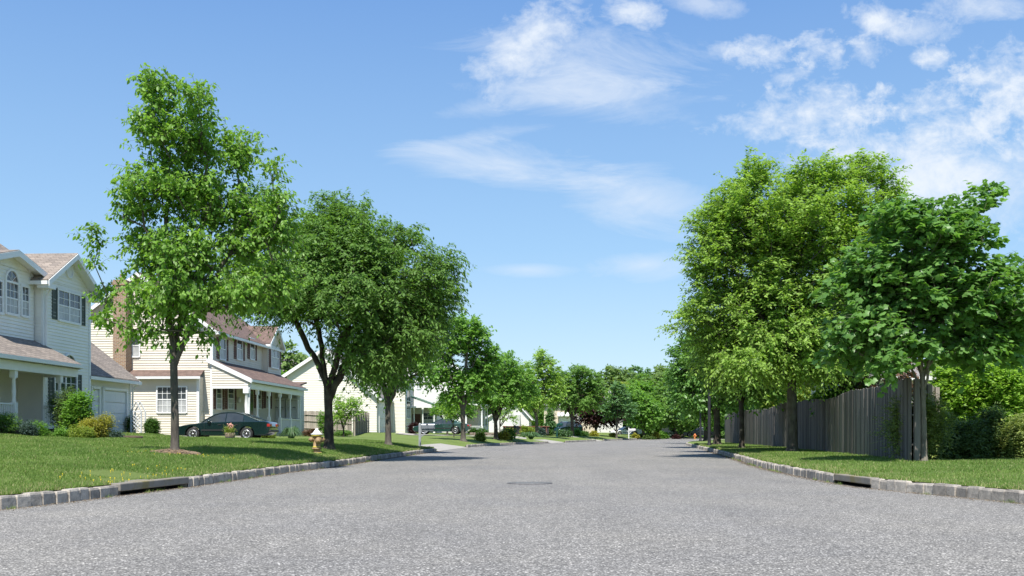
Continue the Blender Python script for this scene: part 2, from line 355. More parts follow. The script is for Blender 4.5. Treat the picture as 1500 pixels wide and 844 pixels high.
def sheet(name, x0, x1, y0, y1, z, mat, n=1):
    me = bpy.data.meshes.new(name); me.from_pydata([(x0,y0,z),(x1,y0,z),(x1,y1,z),(x0,y1,z)], [], [(0,1,2,3)]); me.materials.append(mat)
    o = bpy.data.objects.new(name, me); COL.objects.link(o); return tag(o, kind='structure')
sheet('ground', -2500, 2500, -400, 3500, -.05, M['turf'])
def strip(name, L, offs, zf, mat, flip=False):
    """a sheet that follows a kerb line: offs = lateral offsets, zf(u, x, y)"""
    T = np.gradient(L, axis=0); T /= np.linalg.norm(T, axis=1)[:, None]; Nn = np.stack([-T[:, 1], T[:, 0]], 1)*(-1 if flip else 1)
    for _ in range(20):
        Nn[1:-1] = (Nn[:-2]+Nn[1:-1]+Nn[2:])/3
    Nn /= np.linalg.norm(Nn, axis=1)[:, None]
    V = []; no = len(offs)
    for p, n in zip(L, Nn):
        for u in offs:
            q = p+n*u; V.append((q[0], q[1], zf(u, q[0], q[1])))
    idx = []; n = len(L)
    for i in range(n-1):
        for j in range(no-1):
            a = i*no+j; f = (a, a+1, a+no+1, a+no)
            idx += f if flip else f[::-1]
    o = np_mesh(name, V, [4]*((n-1)*(no-1)), idx, mat, smooth=True); return tag(o, kind='structure')
KT = .12                                          # kerb thickness
offL = [KT, .3, .6, 1, 1.5, 2, 2.6, 3.2, 4, 5, 6, 7.5, 9, 11, 13, 16, 20, 26, 34, 45, 60, 90, 140]
strip('left_lawn', LK[::2], offL, lambda u, x, y: zbase(u, y, True)+wob(x, y)*min(1, max(0, u-.1)), M['turf'])
offR = [KT, .3, .6, 1, 1.5, 2, 2.6, 3.2, 4, 5, 6, 7.5, 9, 11, 14, 17, 20, 25]
strip('right_lawn', RK[::2], offR, lambda u, x, y: zbase(u, y, False)+wob(x, y)*min(1, max(0, u-.1)), M['turf'], flip=True)
# road surface: between the two kerb lines (a cross street widens it behind the camera)
def road():
    n = 260; tl = np.linspace(0, 1, n)
    def resamp(L):
        s = np.r_[0, np.cumsum(np.linalg.norm(np.diff(L, axis=0), axis=1))]; t = tl*s[-1]
        return np.stack([np.interp(t, s, L[:, 0]), np.interp(t, s, L[:, 1])], 1)
    a, b = resamp(LK), resamp(RK); m = 13; V = []; idx = []
    for p, q in zip(a, b):
        d = (q-p)/np.linalg.norm(q-p); p2, q2 = p-d*.05, q+d*.05
        for j in range(m):
            k = j/(m-1); r = p2+(q2-p2)*k; V.append((r[0], r[1], 0.0))
    for i in range(n-1):
        for j in range(m-1):
            c = i*m+j; idx += [c, c+1, c+m+1, c+m]
    tag(np_mesh('road', V, [4]*((n-1)*(m-1)), idx, M['asphalt'], smooth=True), kind='structure')
road()
# ---- granite block kerbs, each block a bevelled, slightly crooked stone
def kerb(name, L, gaps, flip):
    rng = random.Random(5 if flip else 9); mb = MB(); s = np.r_[0, np.cumsum(np.linalg.norm(np.diff(L, axis=0), axis=1))]
    t = 0; tot = s[-1]
    while t < tot-1:
        ln = rng.uniform(.18, .27); tm = t+ln/2
        x = np.interp(tm, s, L[:, 0]); y = np.interp(tm, s, L[:, 1])
        x2 = np.interp(tm+.05, s, L[:, 0]); y2 = np.interp(tm+.05, s, L[:, 1]); t += ln+rng.uniform(.003, .012)
        if any(g0 <= y <= g1 for g0, g1 in gaps) or y < -2: continue
        d = Vector((x2-x, y2-y, 0)).normalized(); n = Vector((-d.y, d.x, 0))*(-1 if flip else 1)
        a = rng.uniform(-.06, .06); d = (Matrix.Rotation(a, 3, 'Z') @ d); o = Vector((x, y, 0))+n*rng.uniform(-.012, .012)
        h = .15+rng.uniform(-.014, .012); th = KT+rng.uniform(-.01, .02); c = .018; mb.tint = rng.random()
        lo = [(-ln/2, 0), (ln/2, 0), (ln/2, th), (-ln/2, th)]; rg = []
        for z, ins in ((-.1, .0), (h-.025, rng.uniform(0, .008)), (h, c)):
            rg.append([tuple(o+d*(u*(1-2*ins/ln))+n*(ins+(w if w == 0 else w-2*ins))+Vector((0, 0, z+rng.uniform(-.004, .004)))) for u, w in lo])
        mb.rings(rg, True, False)
    return tag(mb.build(name, M['granite']), kind='structure')
GAPL = [(13.35, 15.6), (45, 57.4), (80, 86.5), (101, 105.5), (133, 139), (147, 152)]
GAPR = [(15.05, 16.75)]
kerb('left_kerb', LK, GAPL, False); kerb('right_kerb', RK, GAPR, True)
# ---- concrete driveway aprons in the kerb gaps
def apron(x0, x1, y0, y1, z, back, name='driveway_apron'):
    pass
def apron_at(y0, y1, depth, name='driveway'):
    m = (LK[:, 1] >= y0) & (LK[:, 1] <= y1); L = LK[m]
    offs = [-.02, .15, .4, .8, depth]
    strip(name, L, offs, lambda u, x, y: .008+max(0, u)*.14+.022*(u > .1), M['concrete'])
for a in ((45.3, 57.2, 1.5), (80.3, 86.2, 1.7), (101.3, 105.2, 1.7), (133.3, 138.7, 1.7), (147.3, 151.7, 1.7)): apron_at(*a)
def pad(name, x0, x1, y0, y1, dz, mat):
    V = []; idx = []; nx, ny = 24, 8
    for i in range(nx+1):
        for j in range(ny+1):
            x = x0+(x1-x0)*i/nx; y = y0+(y1-y0)*j/ny; V.append((x, y, gz(x, y)+dz))
    for i in range(nx):
        for j in range(ny):
            a = i*(ny+1)+j; idx += [a, a+ny+1, a+ny+2, a+1]
    tag(np_mesh(name, V, [4]*(nx*ny), idx, mat, smooth=True), kind='structure')
pad('driveway', -24, -10.5, 47.4, 51.2, .02, M['asphalt'])
pad('driveway', -9.5, 1.2, 80.6, 85.4, .03, M['concrete'])
pad('driveway', -6, 7, 101.2, 105.2, .03, M['concrete'])
# ---- storm drain inlets
def storm_drain(label, L, y0, y1, flip):
    m = (L[:, 1] > y0-.3) & (L[:, 1] < y1+.3)
    f = lambda y: np.array([np.interp(y, L[m][:, 1], L[m][:, 0]), y])
    a, b = f(y0), f(y1); d = b-a; ln = np.linalg.norm(d); ang = math.atan2(d[1], d[0])
    root = empty('storm_drain', (a[0], a[1], 0), ang, label, 'storm drain', 'storm drains in the kerbs')
    s = -1 if flip else 1
    mb = MB(); rng = random.Random(3); n = 8
    top = [(ln*i/n, .0+rng.uniform(-.008, .008)) for i in range(n+1)]
    mb.box(.01, ln-.01, -.012*s, .34*s, .058, .165); mb.build('lintel', M['stained_concrete'], root, bevel=.014)
    c = MB(); c.box(.03, ln-.03, .25*s, .33*s, -.3, .057); c.box(0, .03, 0.0, .33*s, -.3, .057); c.box(ln-.03, ln, 0.0, .33*s, -.3, .057)
    c.build('gutter_chamber', M['dark'], root)
    e = MB(); e.box(.03, ln-.03, .0, .25*s, .004, .008); e.build('mouth_shade', M['dark'], root)  # flat dark sheet over the asphalt, shade of the inlet mouth put in as colour
storm_drain('storm drain inlet with mossy stained lintel in the left kerb', LK, 13.4, 15.55, False)
storm_drain('storm drain inlet under short concrete lintel in the right kerb', RK, 15.1, 16.7, True)
# ---- manhole cover in the carriageway
mx, my = at(776, 16.7); root = empty('manhole_cover', (mx, my, 0), 0, 'round dark iron manhole cover set in the grey road', 'manhole cover')
mb = MB(); mb.lathe([(.38, .002), (.38, .008), (.355, .008), (.355, .004)], 40); mb.build('frame', M['iron'], root)
mb = MB(); mb.lathe([(.35, .001), (.35, .009), (.0, .009)], 40)
for i in range(-3, 4):
    for j in range(-3, 4):
        if i*i+j*j < 11: mb.box(i*.085-.025, i*.085+.025, j*.085-.025, j*.085+.025, .009, .013)
mb.build('lid', simple('worn_iron', (.15, .15, .145), .7, .25, 12), root)

# ---- turf blades (mown lawn)
def blades(name, L, flip, y0, y1, umax, n, seed, zside, label, bare):
    rng = np.random.default_rng(seed); m = (L[:, 1] > y0-1) & (L[:, 1] < y1+1); K = L[m]
    w = rng.random(n*3); y = y0+(y1-y0)*w**1.7; xk = np.interp(y, K[:, 1], K[:, 0])
    u = (KT+.01)+umax*rng.random(n*3)**1.25; x = xk-u if not flip else xk+u
    px = x/y*F+750; keep = (px > -60) & (px < 1560); x, y, u = x[keep][:n], y[keep][:n], u[keep][:n]
    for bx, by, br in bare:
        k = (x-bx)**2+((y-by)*1.0)**2 > br*br*(0.6+.8*rng.random(len(x))); x, y, u = x[k], y[k], u[k]
    d, _ = seg_dist(np.stack([x, y], 1), L[m][::2])
    z = zbase(d, y, not flip)+wob(x, y)*np.minimum(1, np.maximum(0, d-.1))-.004
    n = len(x); sc = np.clip(y/16, .8, 3.2); h = .036*rng.uniform(.5, 1.5, n)*(1+.25*np.sin(x*2+y)*np.sin(y*1.7))*np.clip(y/18, .9, 1.25); wd = .0065*sc
    edge = (u < .25) & (rng.random(n) < .5); h[edge] *= 1.5
    a = rng.random(n)*6.28; le = rng.uniform(0, .9, n)*h; b = rng.random(n)*6.28
    V = np.empty((n, 3, 3)); V[:, 0] = np.stack([x-wd*np.cos(a), y-wd*np.sin(a), z], 1); V[:, 1] = np.stack([x+wd*np.cos(a), y+wd*np.sin(a), z], 1)
    V[:, 2] = np.stack([x+le*np.cos(b), y+le*np.sin(b), z+h], 1)
    pat = .5+.5*np.sin(x*.9+np.sin(y*.7)*2)*np.cos(y*.55+x*.3)
    t = np.clip(.15+.45*pat*rng.random(n)+.3*rng.random(n), 0, .93); dry = (rng.random(n) < .05+.12*(u < .7)) ; t[dry] = .95+.05*rng.random(dry.sum())
    o = np_mesh(name, V, [3]*n, np.arange(3*n), M['blades'], np.repeat(t, 3))
    tag(o, label, 'grass', kind='stuff')
T1POS = at(255, 21.5)
blades('grass', LK, False, 10.3, 46, 17, 420000, 1, 0, 'mown green lawn grass on the left verge', [(T1POS[0], T1POS[1], .45), (-5.9, 15.0, .55), (-5.5, 14.2, .4), (-6.9, 12.3, .45)])
blades('grass', RK, True, 10.6, 60, 9, 260000, 2, 1, 'mown green grass along the right verge by the fence', [(6.3, 16.6, .5)])
# dandelions in the left lawn
rng = random.Random(4); mb = MB()
for i in range(80):
    if i < 42: x, y = -5.4-rng.random()**1.5*.9, rng.uniform(13.2, 17.0)
    else: x, y = T1POS[0]+rng.gauss(0, .6), T1POS[1]-.3+rng.gauss(0, .35)
    z = gz(x, y)+.035; r = rng.uniform(.006, .012)
    mb.lathe([(r*.3, -.01), (r, 0), (r*.5, .008)], 6, (x, y, z)); mb.box(x-.002, x+.002, y-.002, y+.002, z-.06, z-.008)
tag(mb.build('small_flowers', simple('dandelion_yellow', (.75, .58, .03), .7, .1)), 'tiny yellow wildflowers scattered through the left lawn edge', 'wildflowers', kind='stuff')

# grit, twigs and dry leaves that gather at the foot of the kerbs, and weeds in their joints
def kerb_litter(L, flip, seed, label):
    rng = np.random.default_rng(seed); m = (L[:, 1] > 8) & (L[:, 1] < 48); K = L[m]; n = 5200; y = 8+38*rng.random(n)**1.5; u = np.abs(rng.normal(0, .10, n))+.004; x = np.interp(y, K[:, 1], K[:, 0])+(u if not flip else -u)
    s = rng.uniform(.004, .016, n)*np.clip(y/15, .8, 2); a = rng.random(n)*6.28; z = .004+rng.random(n)*.006
    c, d = np.cos(a)*s, np.sin(a)*s; w = rng.uniform(.3, .9, n)
    V = np.stack([np.stack([x-c, y-d, z], 1), np.stack([x+d*w, y-c*w, z+.003], 1), np.stack([x+c, y+d, z], 1), np.stack([x-d*w, y+c*w, z+.005], 1)], 1)
    tag(np_mesh('kerb_litter', V, [4]*n, np.arange(4*n), M['litter'], np.repeat(rng.random(n), 4)), label, 'litter', kind='stuff')
    n = 900; j = rng.random(26)*30+9; k = rng.integers(0, 26, n); y = j[k]+rng.normal(0, .05, n); x = np.interp(y, K[:, 1], K[:, 0])+(1 if not flip else -1)*np.abs(rng.normal(.0, .03, n)); a = rng.random(n)*6.28; h = rng.uniform(.015, .06, n); b = rng.random(n)*6.28; z = np.full(n, .0); w = .003*np.clip(y/14, .8, 2.5)
    V = np.stack([np.stack([x-w*np.cos(a), y-w*np.sin(a), z], 1), np.stack([x+w*np.cos(a), y+w*np.sin(a), z], 1), np.stack([x+h*.6*np.cos(b), y+h*.6*np.sin(b), z+h], 1)], 1)
    tag(np_mesh('weeds', V, [3]*n, np.arange(3*n), M['blades'], np.repeat(rng.random(n)*.9, 3)), label.replace('grit and dry bits', 'small weeds'), 'weeds', kind='stuff')
_t = NT('litter'); M['litter'] = _t.done(_t.ramp(_t.attr(), [(0, (.08, .055, .035)), (.5, (.22, .16, .10)), (1, (.42, .34, .22))]), .9)
kerb_litter(LK, False, 61, 'grit and dry bits along the foot of the left kerb'); kerb_litter(RK, True, 62, 'grit and dry bits along the foot of the right kerb')
# ------------------------------------------------------------ trees
SHAPES = {   # leaf outlines in a unit frame: (along, across, lift)
 'rhomb': ([(0,0,0),(.42,-.5,-.12),(1,0,-.1),(.42,.5,-.12)], [(0,1,2),(0,2,3)]),
 'ovate': ([(0,0,0),(.28,-.44,-.10),(.66,-.36,-.12),(1,0,-.12),(.66,.36,-.12),(.28,.44,-.10)], [(0,1,2,3),(0,3,4,5)]),
}
def _maple():
    ang = [-150, -118, -85, -62, -38, -18, 0, 18, 38, 62, 85, 118, 150]; rad = [.38, .50, .44, .62, .48, .52, .68, .52, .48, .62, .44, .50, .38]
    v = [(.42, 0, .05)]; v += [(.42+r*math.cos(R(a))*.9, r*math.sin(R(a)), -.10*r) for a, r in zip(ang, rad)]
    return v, [(0, i, i+1) for i in range(1, 13)]
SHAPES['maple'] = _maple()
def leaf_arrays(P, A, Nrm, size, width, shape, tint):
    """P base points, A axis (unit), Nrm normals; returns V, counts, idx, tint per vertex"""
    sv, sf = SHAPES[shape]; sv = np.array(sv); n = len(P); Bn = np.cross(Nrm, A); Bn /= np.linalg.norm(Bn, axis=1)[:, None]+1e-9
    V = P[:, None, :]+size[:, None, None]*(sv[None, :, 0, None]*A[:, None]+width*sv[None, :, 1, None]*Bn[:, None]+sv[None, :, 2, None]*Nrm[:, None])
    k = len(sv); fl = np.concatenate([np.array(f) for f in sf]); idx = (np.arange(n)[:, None]*k+fl[None]).ravel()
    counts = np.tile([len(f) for f in sf], n)
    return V.reshape(-1, 3), counts, idx, np.repeat(tint, k)
def unit(a): return a/(np.linalg.norm(a, axis=-1, keepdims=True)+1e-9)
def skeleton(rng, clumps, fork, base_r, lean=(0, 0), leader=None, limbs=6):
    nodes = []; par = []
    k = max(3, int(fork/.35))
    for i in range(k+1):
        t = i/k; nodes.append(np.array([lean[0]*t+.02*math.sin(3*t+1), lean[1]*t, fork*t])); par.append(i-1)
    top = k
    if leader:
        p = nodes[top]; L = np.array(leader, float); m = max(3, int(np.linalg.norm(L-p)/.4))
        for i in range(1, m+1):
            nodes.append(p+(L-p)*i/m+rng.normal(0, .03, 3)); par.append(len(nodes)-2)
    cen = clumps.mean(0); nl = limbs
    if nl:
        az = np.arctan2(clumps[:, 1]-nodes[top][1], clumps[:, 0]-nodes[top][0]); o2 = np.argsort(az); st = rng.integers(len(o2))
        for q in range(nl):
            sel = clumps[np.roll(o2, st)[q*len(o2)//nl:(q+1)*len(o2)//nl]]; T = sel.mean(0); T = T+(T-cen)*np.array([.25, .25, 0]); T[2] = max(T[2], fork+.8); T[2] += rng.uniform(0, .25)*(clumps[:, 2].max()-T[2])
            p0 = nodes[top-(q % 2)*1].copy(); base = top-(q % 2); rise = T[2]-p0[2]; c1 = p0+np.array([(T[0]-p0[0])*.28, (T[1]-p0[1])*.28, rise*.42]); m = max(4, int(np.linalg.norm(T-p0)/.3)); prev = base
            for i in range(1, m+1):
                t = i/m; nodes.append((1-t)**2*p0+2*t*(1-t)*c1+t*t*T+rng.normal(0, .025, 3)); par.append(prev); prev = len(nodes)-1
    order = np.argsort([np.linalg.norm((c-nodes[top])*np.array([1, 1, .9])) for c in clumps]); tips = []
    for ci in order:
        c = clumps[ci]; Nn = np.array(nodes[top:]); d = c-Nn; dist = np.linalg.norm(d, axis=1)
        up = d[:, 2]/(dist+1e-6); dr = np.linalg.norm(Nn-nodes[top], axis=1)
        cost = dist*(1+1.1*np.clip(.35-up, 0, 2))+.08*dr+.8*(dr < .5)
        j = int(np.argmin(cost)); s = Nn[j]; L = dist[j]; m = max(1, int(L/.38)); prev = top+j
        sag = .12*L; side = rng.normal(0, .05*L, 3)
        for i in range(1, m+1):
            t = i/m; q = s+(c-s)*t+side*math.sin(math.pi*t); q = q+np.array([0, 0, sag*math.sin(math.pi*t)*(.6 if up[j] > 0 else 1)])
            nodes.append(q); par.append(prev); prev = len(nodes)-1
        tips.append(prev)
    nodes = np.array(nodes); par = np.array(par); cnt = np.zeros(len(nodes)); cnt[tips] += 1
    for i in range(len(nodes)-1, 0, -1): cnt[par[i]] += max(cnt[i], .3)
    rad = base_r*(cnt/cnt[k])**.5; rad[:k+1] = base_r*(1.0-.18*np.arange(k+1)/k); rad = np.maximum(rad, .006)
    return nodes, par, rad, k, tips
def trunk_mesh(mb, nodes, par, rad, k, n_trunk=14, minr=.0, flare=1.5):
    ch = {}
    for i in range(1, len(nodes)): ch.setdefault(par[i], []).append(i)
    stack = [(None, 0)]
    while stack:
        st, i = stack.pop(); path = ([nodes[st]] if st is not None else []); rr = ([min(rad[st], rad[i]*1.3)] if st is not None else [])
        while True:
            path.append(nodes[i]); rr.append(rad[i]); c = ch.get(i, [])
            if not c: break
            c = sorted(c, key=lambda q: -rad[q]); stack += [(i, q) for q in c[1:]]; i = c[0]
        if st is None:
            p0 = path[0].copy(); ex = [p0+np.array([0, 0, z]) for z in (-.12, 0, .06, .16)]; er = [rr[0]*q*flare/1.5 for q in (2.0, 1.62, 1.32, 1.12)]
            path = ex+[q for q in path[1:]]; rr = er+rr[1:]
        if rr[0] < minr or len(path) < 2: continue
        if st is None: rr = [q*(1+.05*math.sin(i_*1.9)+.03*math.sin(i_*4.1)) for i_, q in enumerate(rr)]
        n = n_trunk if st is None else (8 if rr[0] > .05 else (5 if rr[0] > .018 else 3))
        mb.tube(path, rr, n, cap=(st is None))
def crown_mesh(rng, clumps, centre, P, sunward=None):
    """P: dict twigs, tlen, leaves, size, width, droop, shape, spread, updir"""
    nc = len(clumps); C = np.repeat(clumps, P['twigs'], 0); n = len(C)
    out = unit(C-np.array(centre)+rng.normal(0, .35, (n, 3))); rnd = unit(rng.normal(0, 1, (n, 3)))
    D = unit(out*P.get('outward', .8)+rnd*P.get('spread', .9)+np.array([0, 0, P.get('up', .25)])); L = P['tlen']*rng.uniform(.5, 1.3, n)
    S = C+rng.normal(0, P.get('jit', .12), (n, 3)); k = P['leaves']; t = (np.arange(k)+.6)/k
    dr = P.get('droop', .5)
    pos = S[:, None]+D[:, None]*(L[:, None]*t)[..., None]; pos[..., 2] -= dr*L[:, None]*t**2*.7
    tang = np.repeat(D[:, None], k, 1).copy(); tang[..., 2] -= dr*t[None]*1.2; tang = unit(tang)
    side = unit(np.cross(tang, np.array([0, 0, 1.0]))+1e-3)*np.where(np.arange(k) % 2, 1, -1)[None, :, None]
    A = tang*.6+side*P.get('side', .8)+rng.normal(0, .3, (n, k, 3)); A[..., 2] -= P.get('hang', .5)*rng.uniform(.3, 1.4, (n, k)); A = unit(A)
    up = np.array([0, 0, 1.0])+rng.normal(0, P.get('ntilt', .45), (n, k, 3))+.35*np.repeat(out[:, None], k, 1)
    Nn = up-A*(up*A).sum(-1, keepdims=True); Nn = unit(Nn)
    pos = pos+rng.normal(0, P.get('pj', .03), (n, k, 3))
    ct = np.repeat(rng.uniform(0, 1, nc), P['twigs'])
    tint = np.clip(.25*ct[:, None]+.35*rng.random((n, k))+.4*t[None]**1.5, 0, 1)
    m = n*k; sz = P['size']*rng.uniform(.65, 1.25, m)
    return (S, D, L, dr), leaf_arrays(pos.reshape(m, 3), A.reshape(m, 3), Nn.reshape(m, 3), sz, P['width'], P['shape'], tint.ravel())
def sample_clumps(rng, blobs, n, dmin, shell=.5):
    w = np.array([(b[3]*b[4]*b[5])**.62 for b in blobs]); w /= w.sum(); out = np.zeros((0, 3)); tries = 0
    while len(out) < n and tries < n*40:
        tries += 1; b = blobs[rng.choice(len(blobs), p=w)]; d = unit(rng.normal(0, 1, 3)); r = (shell+(1-shell)*rng.random()) if rng.random() < .8 else rng.random()**.4
        p = np.array(b[:3])+d*r*np.array(b[3:6])
        if len(out) and np.min(np.linalg.norm(out-p, axis=1)) < dmin: continue
        out = np.vstack([out, p])
    return out
def px_blobs(tpx, d, base_z, raw, thick=.8, seed=0, depth_mul=1.0):
    """crown lobes given as photo (x, y, half width, half height) -> ellipsoids around the tree base, real depth"""
    rng = np.random.default_rng(seed+77); k = d/F; hw = (max(b[0]+b[2] for b in raw)-min(b[0]-b[2] for b in raw))/2*k; cx = (max(b[0]+b[2] for b in raw)+min(b[0]-b[2] for b in raw))/2
    out = []
    for b in raw:
        x = (b[0]-tpx)*k; z = CH+(YH-b[1])*k-base_z; rx, rz = b[2]*k, b[3]*k
        off = abs(b[0]-cx)*k/hw; ry = max(rx, (.62*rx+.42*hw*math.sqrt(max(.1, 1-off*off)))*thick)
        dy = rng.uniform(-.25, .25)*hw*math.sqrt(max(.05, 1-off*off)) if len(b) < 5 else b[4]
        out.append((x, dy*depth_mul, z, rx, ry, rz))
    return out
def make_tree(label, cat, px, d, raw, fork, base_r, P, n, dmin, leafm, barkm='bark', seed=1, thick=.8, leader=None, twig_r=0, group=None, lean=(0, 0), shell=.45, name='street_tree', minr=0, loc=None, blobs=None, flare=1.5, limbs=6):
    rng = np.random.default_rng(seed)
    if loc is None: loc = spot(px, d, 0)
    if blobs is None: k_ = d/F; e_ = .55*P['tlen']/k_; blobs = px_blobs(px, d, loc[2], [(b[0], b[1]+e_*.15, max(b[2]*.5, b[2]-e_), max(b[3]*.5, b[3]-e_*.8)) for b in raw], thick, seed)
    root = empty(name, loc, 0, label, cat, group)
    cl = sample_clumps(rng, blobs, n, dmin, shell); nodes, par, rad, k, tips = skeleton(rng, cl, fork, base_r, lean, leader, limbs)
    mb = MB(); trunk_mesh(mb, nodes, par, rad, k, minr=minr, flare=flare)
    cen = cl.mean(0)*np.array([1, 1, .8]); (S, D, L, dr), (V, c, i, t) = crown_mesh(rng, cl, cen, P)
    if twig_r:
        for s, dd, l in list(zip(S, D, L)):
            m = s+dd*l*.5; m = m-np.array([0, 0, dr*l*.17]); e = s+dd*l-np.array([0, 0, dr*l*.7]); mb.tube([s, m, e], [twig_r, twig_r*.7, twig_r*.3], 3, cap=False)
    mb.build('trunk', M[barkm], root)
    np_mesh('crown', V, c, i, leafm, t, root)
    return root
LM = {
 'lime': leaf_mat('ash_leaves', (0.113, 0.226, 0.041), (0.304, 0.522, 0.099), 0.50, .40),
 'zelk': leaf_mat('zelkova_leaves', (0.076, 0.165, 0.034), (0.218, 0.388, 0.081), 0.48, .5),
 'locust': leaf_mat('locust_leaves', (0.128, 0.233, 0.044), (0.413, 0.610, 0.123), 0.50, .5),
 'maple': leaf_mat('maple_leaves', (0.080, 0.182, 0.045), (0.220, 0.414, 0.105), 0.46, .38),
 'mid': leaf_mat('bright_maple_leaves', (0.087, 0.195, 0.036), (0.249, 0.465, 0.084), 0.50, .45),
 'yellow': leaf_mat('yellow_green_leaves', (0.129, 0.203, 0.038), (0.391, 0.471, 0.091), 0.50, .5),
 'blue': leaf_mat('bluish_leaves', (0.078, 0.172, 0.064), (0.183, 0.331, 0.130), 0.42, .5),
 'red': leaf_mat('purple_leaves', (0.025, 0.012, 0.012), (0.084, 0.028, 0.028), 0.37, .5),
 'far': leaf_mat('far_leaves', (0.109, 0.190, 0.055), (0.248, 0.366, 0.114), 0.42, .6),
 'golden': leaf_mat('golden_leaves', (0.156, 0.177, 0.031), (0.541, 0.500, 0.082), 0.42, .5),
 'dark': leaf_mat('yew_needles', (0.043, 0.094, 0.027), (0.161, 0.240, 0.065), 0.32, .5),
 'bush': leaf_mat('privet_leaves', (0.119, 0.240, 0.038), (0.418, 0.633, 0.107), 0.50, .45),
 'olive': leaf_mat('arborvitae_sprays', (0.083, 0.151, 0.036), (0.367, 0.434, 0.117), 0.37, .5),
 'box': leaf_mat('clipped_leaves', (0.045, 0.112, 0.021), (0.119, 0.240, 0.046), 0.42, .45),
 'spruce': leaf_mat('spruce_needles', (0.046, 0.082, 0.066), (0.109, 0.177, 0.150), 0.27, .6),
 'pinkish': leaf_mat('bronze_leaves', (0.105, 0.057, 0.043), (0.231, 0.136, 0.088), 0.42, .5),
 'strap': leaf_mat('daylily_leaves', (0.047, 0.108, 0.041), (0.149, 0.259, 0.113), 0.42, .45),
}
# the ash-like tree in the left foreground
make_tree('tall slender young tree with open airy crown on the near left verge', 'tree', 255, 21.5,
 [(250,200,48,60),(285,285,66,56),(262,390,58,60),(385,330,50,45),(400,400,40,46),(365,430,40,34),(415,355,26,42),(412,300,24,30),(240,142,34,36),(300,160,24,36),(220,185,22,55),(285,205,48,52),(345,225,30,38),(372,206,20,12),(395,250,26,24),(240,280,62,55),(330,300,62,50),(192,300,16,50),(185,255,12,14),
  (143,345,15,26),(141,385,15,26),(150,425,16,22),(152,466,24,12),(215,360,50,50),(285,365,60,50),(345,350,45,42),(222,440,42,34),(275,440,60,38),(330,430,40,40),(300,485,34,12),(205,478,40,14),(186,385,14,14),(255,490,30,14)],
 2.25, .088, dict(twigs=9, tlen=.38, leaves=9, size=.105, width=.60, droop=.35, shape='ovate', spread=1.0, up=.5, hang=.95, side=.6, outward=.5, jit=.09), 470, .18, LM['lime'], 'bark', 11, .8,
 leader=(-.25, .1, 6.3), twig_r=.004, shell=.15, group=None)
# yellowish tree whose crown fills the gap between the first two trees
make_tree('broad dark green vase-shaped tree with drooping sprays behind the fire hydrant', 'tree', 481, 30,
 [(505,365,105,60),(575,420,110,62),(430,410,85,56),(500,440,110,52),(500,318,52,36),(455,345,40,40),(400,330,42,38),(380,390,45,45),(350,410,22,30),(375,440,38,34),(420,430,60,50),(555,345,55,28),(605,345,22,26),(625,395,48,40),(590,440,65,45),(505,385,75,60),(550,490,70,36),(652,380,20,18),(648,425,26,18),(600,490,55,34),(345,375,30,34),(355,430,30,32),(400,300,30,24),(545,520,60,28),(520,500,50,26),(620,455,45,40)],
 1.85, .145, dict(twigs=9, tlen=.66, leaves=13, size=.135, width=.42, droop=.8, shape='rhomb', spread=.7, up=.35, hang=.55, side=.9, outward=1.0, jit=.15), 900, .27, LM['zelk'], 'dark_bark', 12, .85, twig_r=.004, shell=.4, limbs=7)
make_tree('small round tree just behind the grey mailbox post, left of it', 'tree', 568, 40,
 [(575,515,50,40),(605,490,40,40),(548,545,26,22),(612,535,26,22),(580,550,30,18),(560,500,35,35)],
 1.9, .125, dict(twigs=7, tlen=.5, leaves=10, size=.15, width=.6, droop=.5, shape='rhomb', spread=.9, up=.3, hang=.6, outward=.8), 230, .32, LM['mid'], 'bark', 13, .9, shell=.4)
make_tree('round bright green maple beside the concrete driveway apron', 'tree', 678, 62,
 [(682,495,42,36),(705,525,34,34),(652,505,28,34),(648,545,30,26),(690,555,42,26),(665,580,26,12),(660,475,16,14),(715,555,22,20)],
 2.2, .16, dict(twigs=7, tlen=.6, leaves=10, size=.19, width=.75, droop=.45, shape='rhomb', spread=.9, up=.3, hang=.5, outward=.8), 260, .38, LM['mid'], 'bark', 14, 1, shell=.4)
make_tree('multi-stemmed spreading tree just beyond the bright green maple', 'tree', 726, 72,
 [(728,545,40,32),(755,560,32,30),(703,560,28,28),(735,580,42,18),(745,530,18,16),(775,572,18,18)],
 1.6, .15, dict(twigs=7, tlen=.6, leaves=9, size=.2, width=.6, droop=.5, shape='rhomb', spread=.9, up=.3, hang=.5, outward=.8), 230, .40, LM['mid'], 'dark_bark', 15, 1, shell=.4)
make_tree('yellow-green street tree in front of the low white gabled house', 'tree', 786, 90,
 [(775,560,34,32),(798,540,26,26),(806,570,26,26),(780,585,36,14),(760,545,14,14),(792,522,14,12)],
 2.2, .15, dict(twigs=6, tlen=.7, leaves=9, size=.24, width=.6, droop=.5, shape='rhomb', spread=.9, up=.3, hang=.5, outward=.8), 220, .48, LM['locust'], 'bark', 16, 1, shell=.4)
make_tree('wide dark green street tree left of the purple-leaved tree', 'tree', 838, 105,
 [(830,562,34,26),(858,562,30,28),(845,585,44,16),(875,575,18,22),(812,585,18,14),(845,545,24,12)],
 2.3, .19, dict(twigs=6, tlen=.8, leaves=9, size=.27, width=.6, droop=.6, shape='rhomb', spread=.9, up=.3, hang=.5, outward=.8), 230, .55, LM['zelk'], 'dark_bark', 17, 1, shell=.4)
make_tree('small bluish green maple beside the white mailbox', 'tree', 903, 116,
 [(905,585,20,24),(895,600,16,14),(918,600,16,14),(905,570,12,12)],
 2.0, .11, dict(twigs=6, tlen=.6, leaves=8, size=.26, width=.7, droop=.4, shape='rhomb', spread=.9, up=.4, hang=.4), 110, .5, LM['blue'], 'bark', 18, 1, shell=.4)
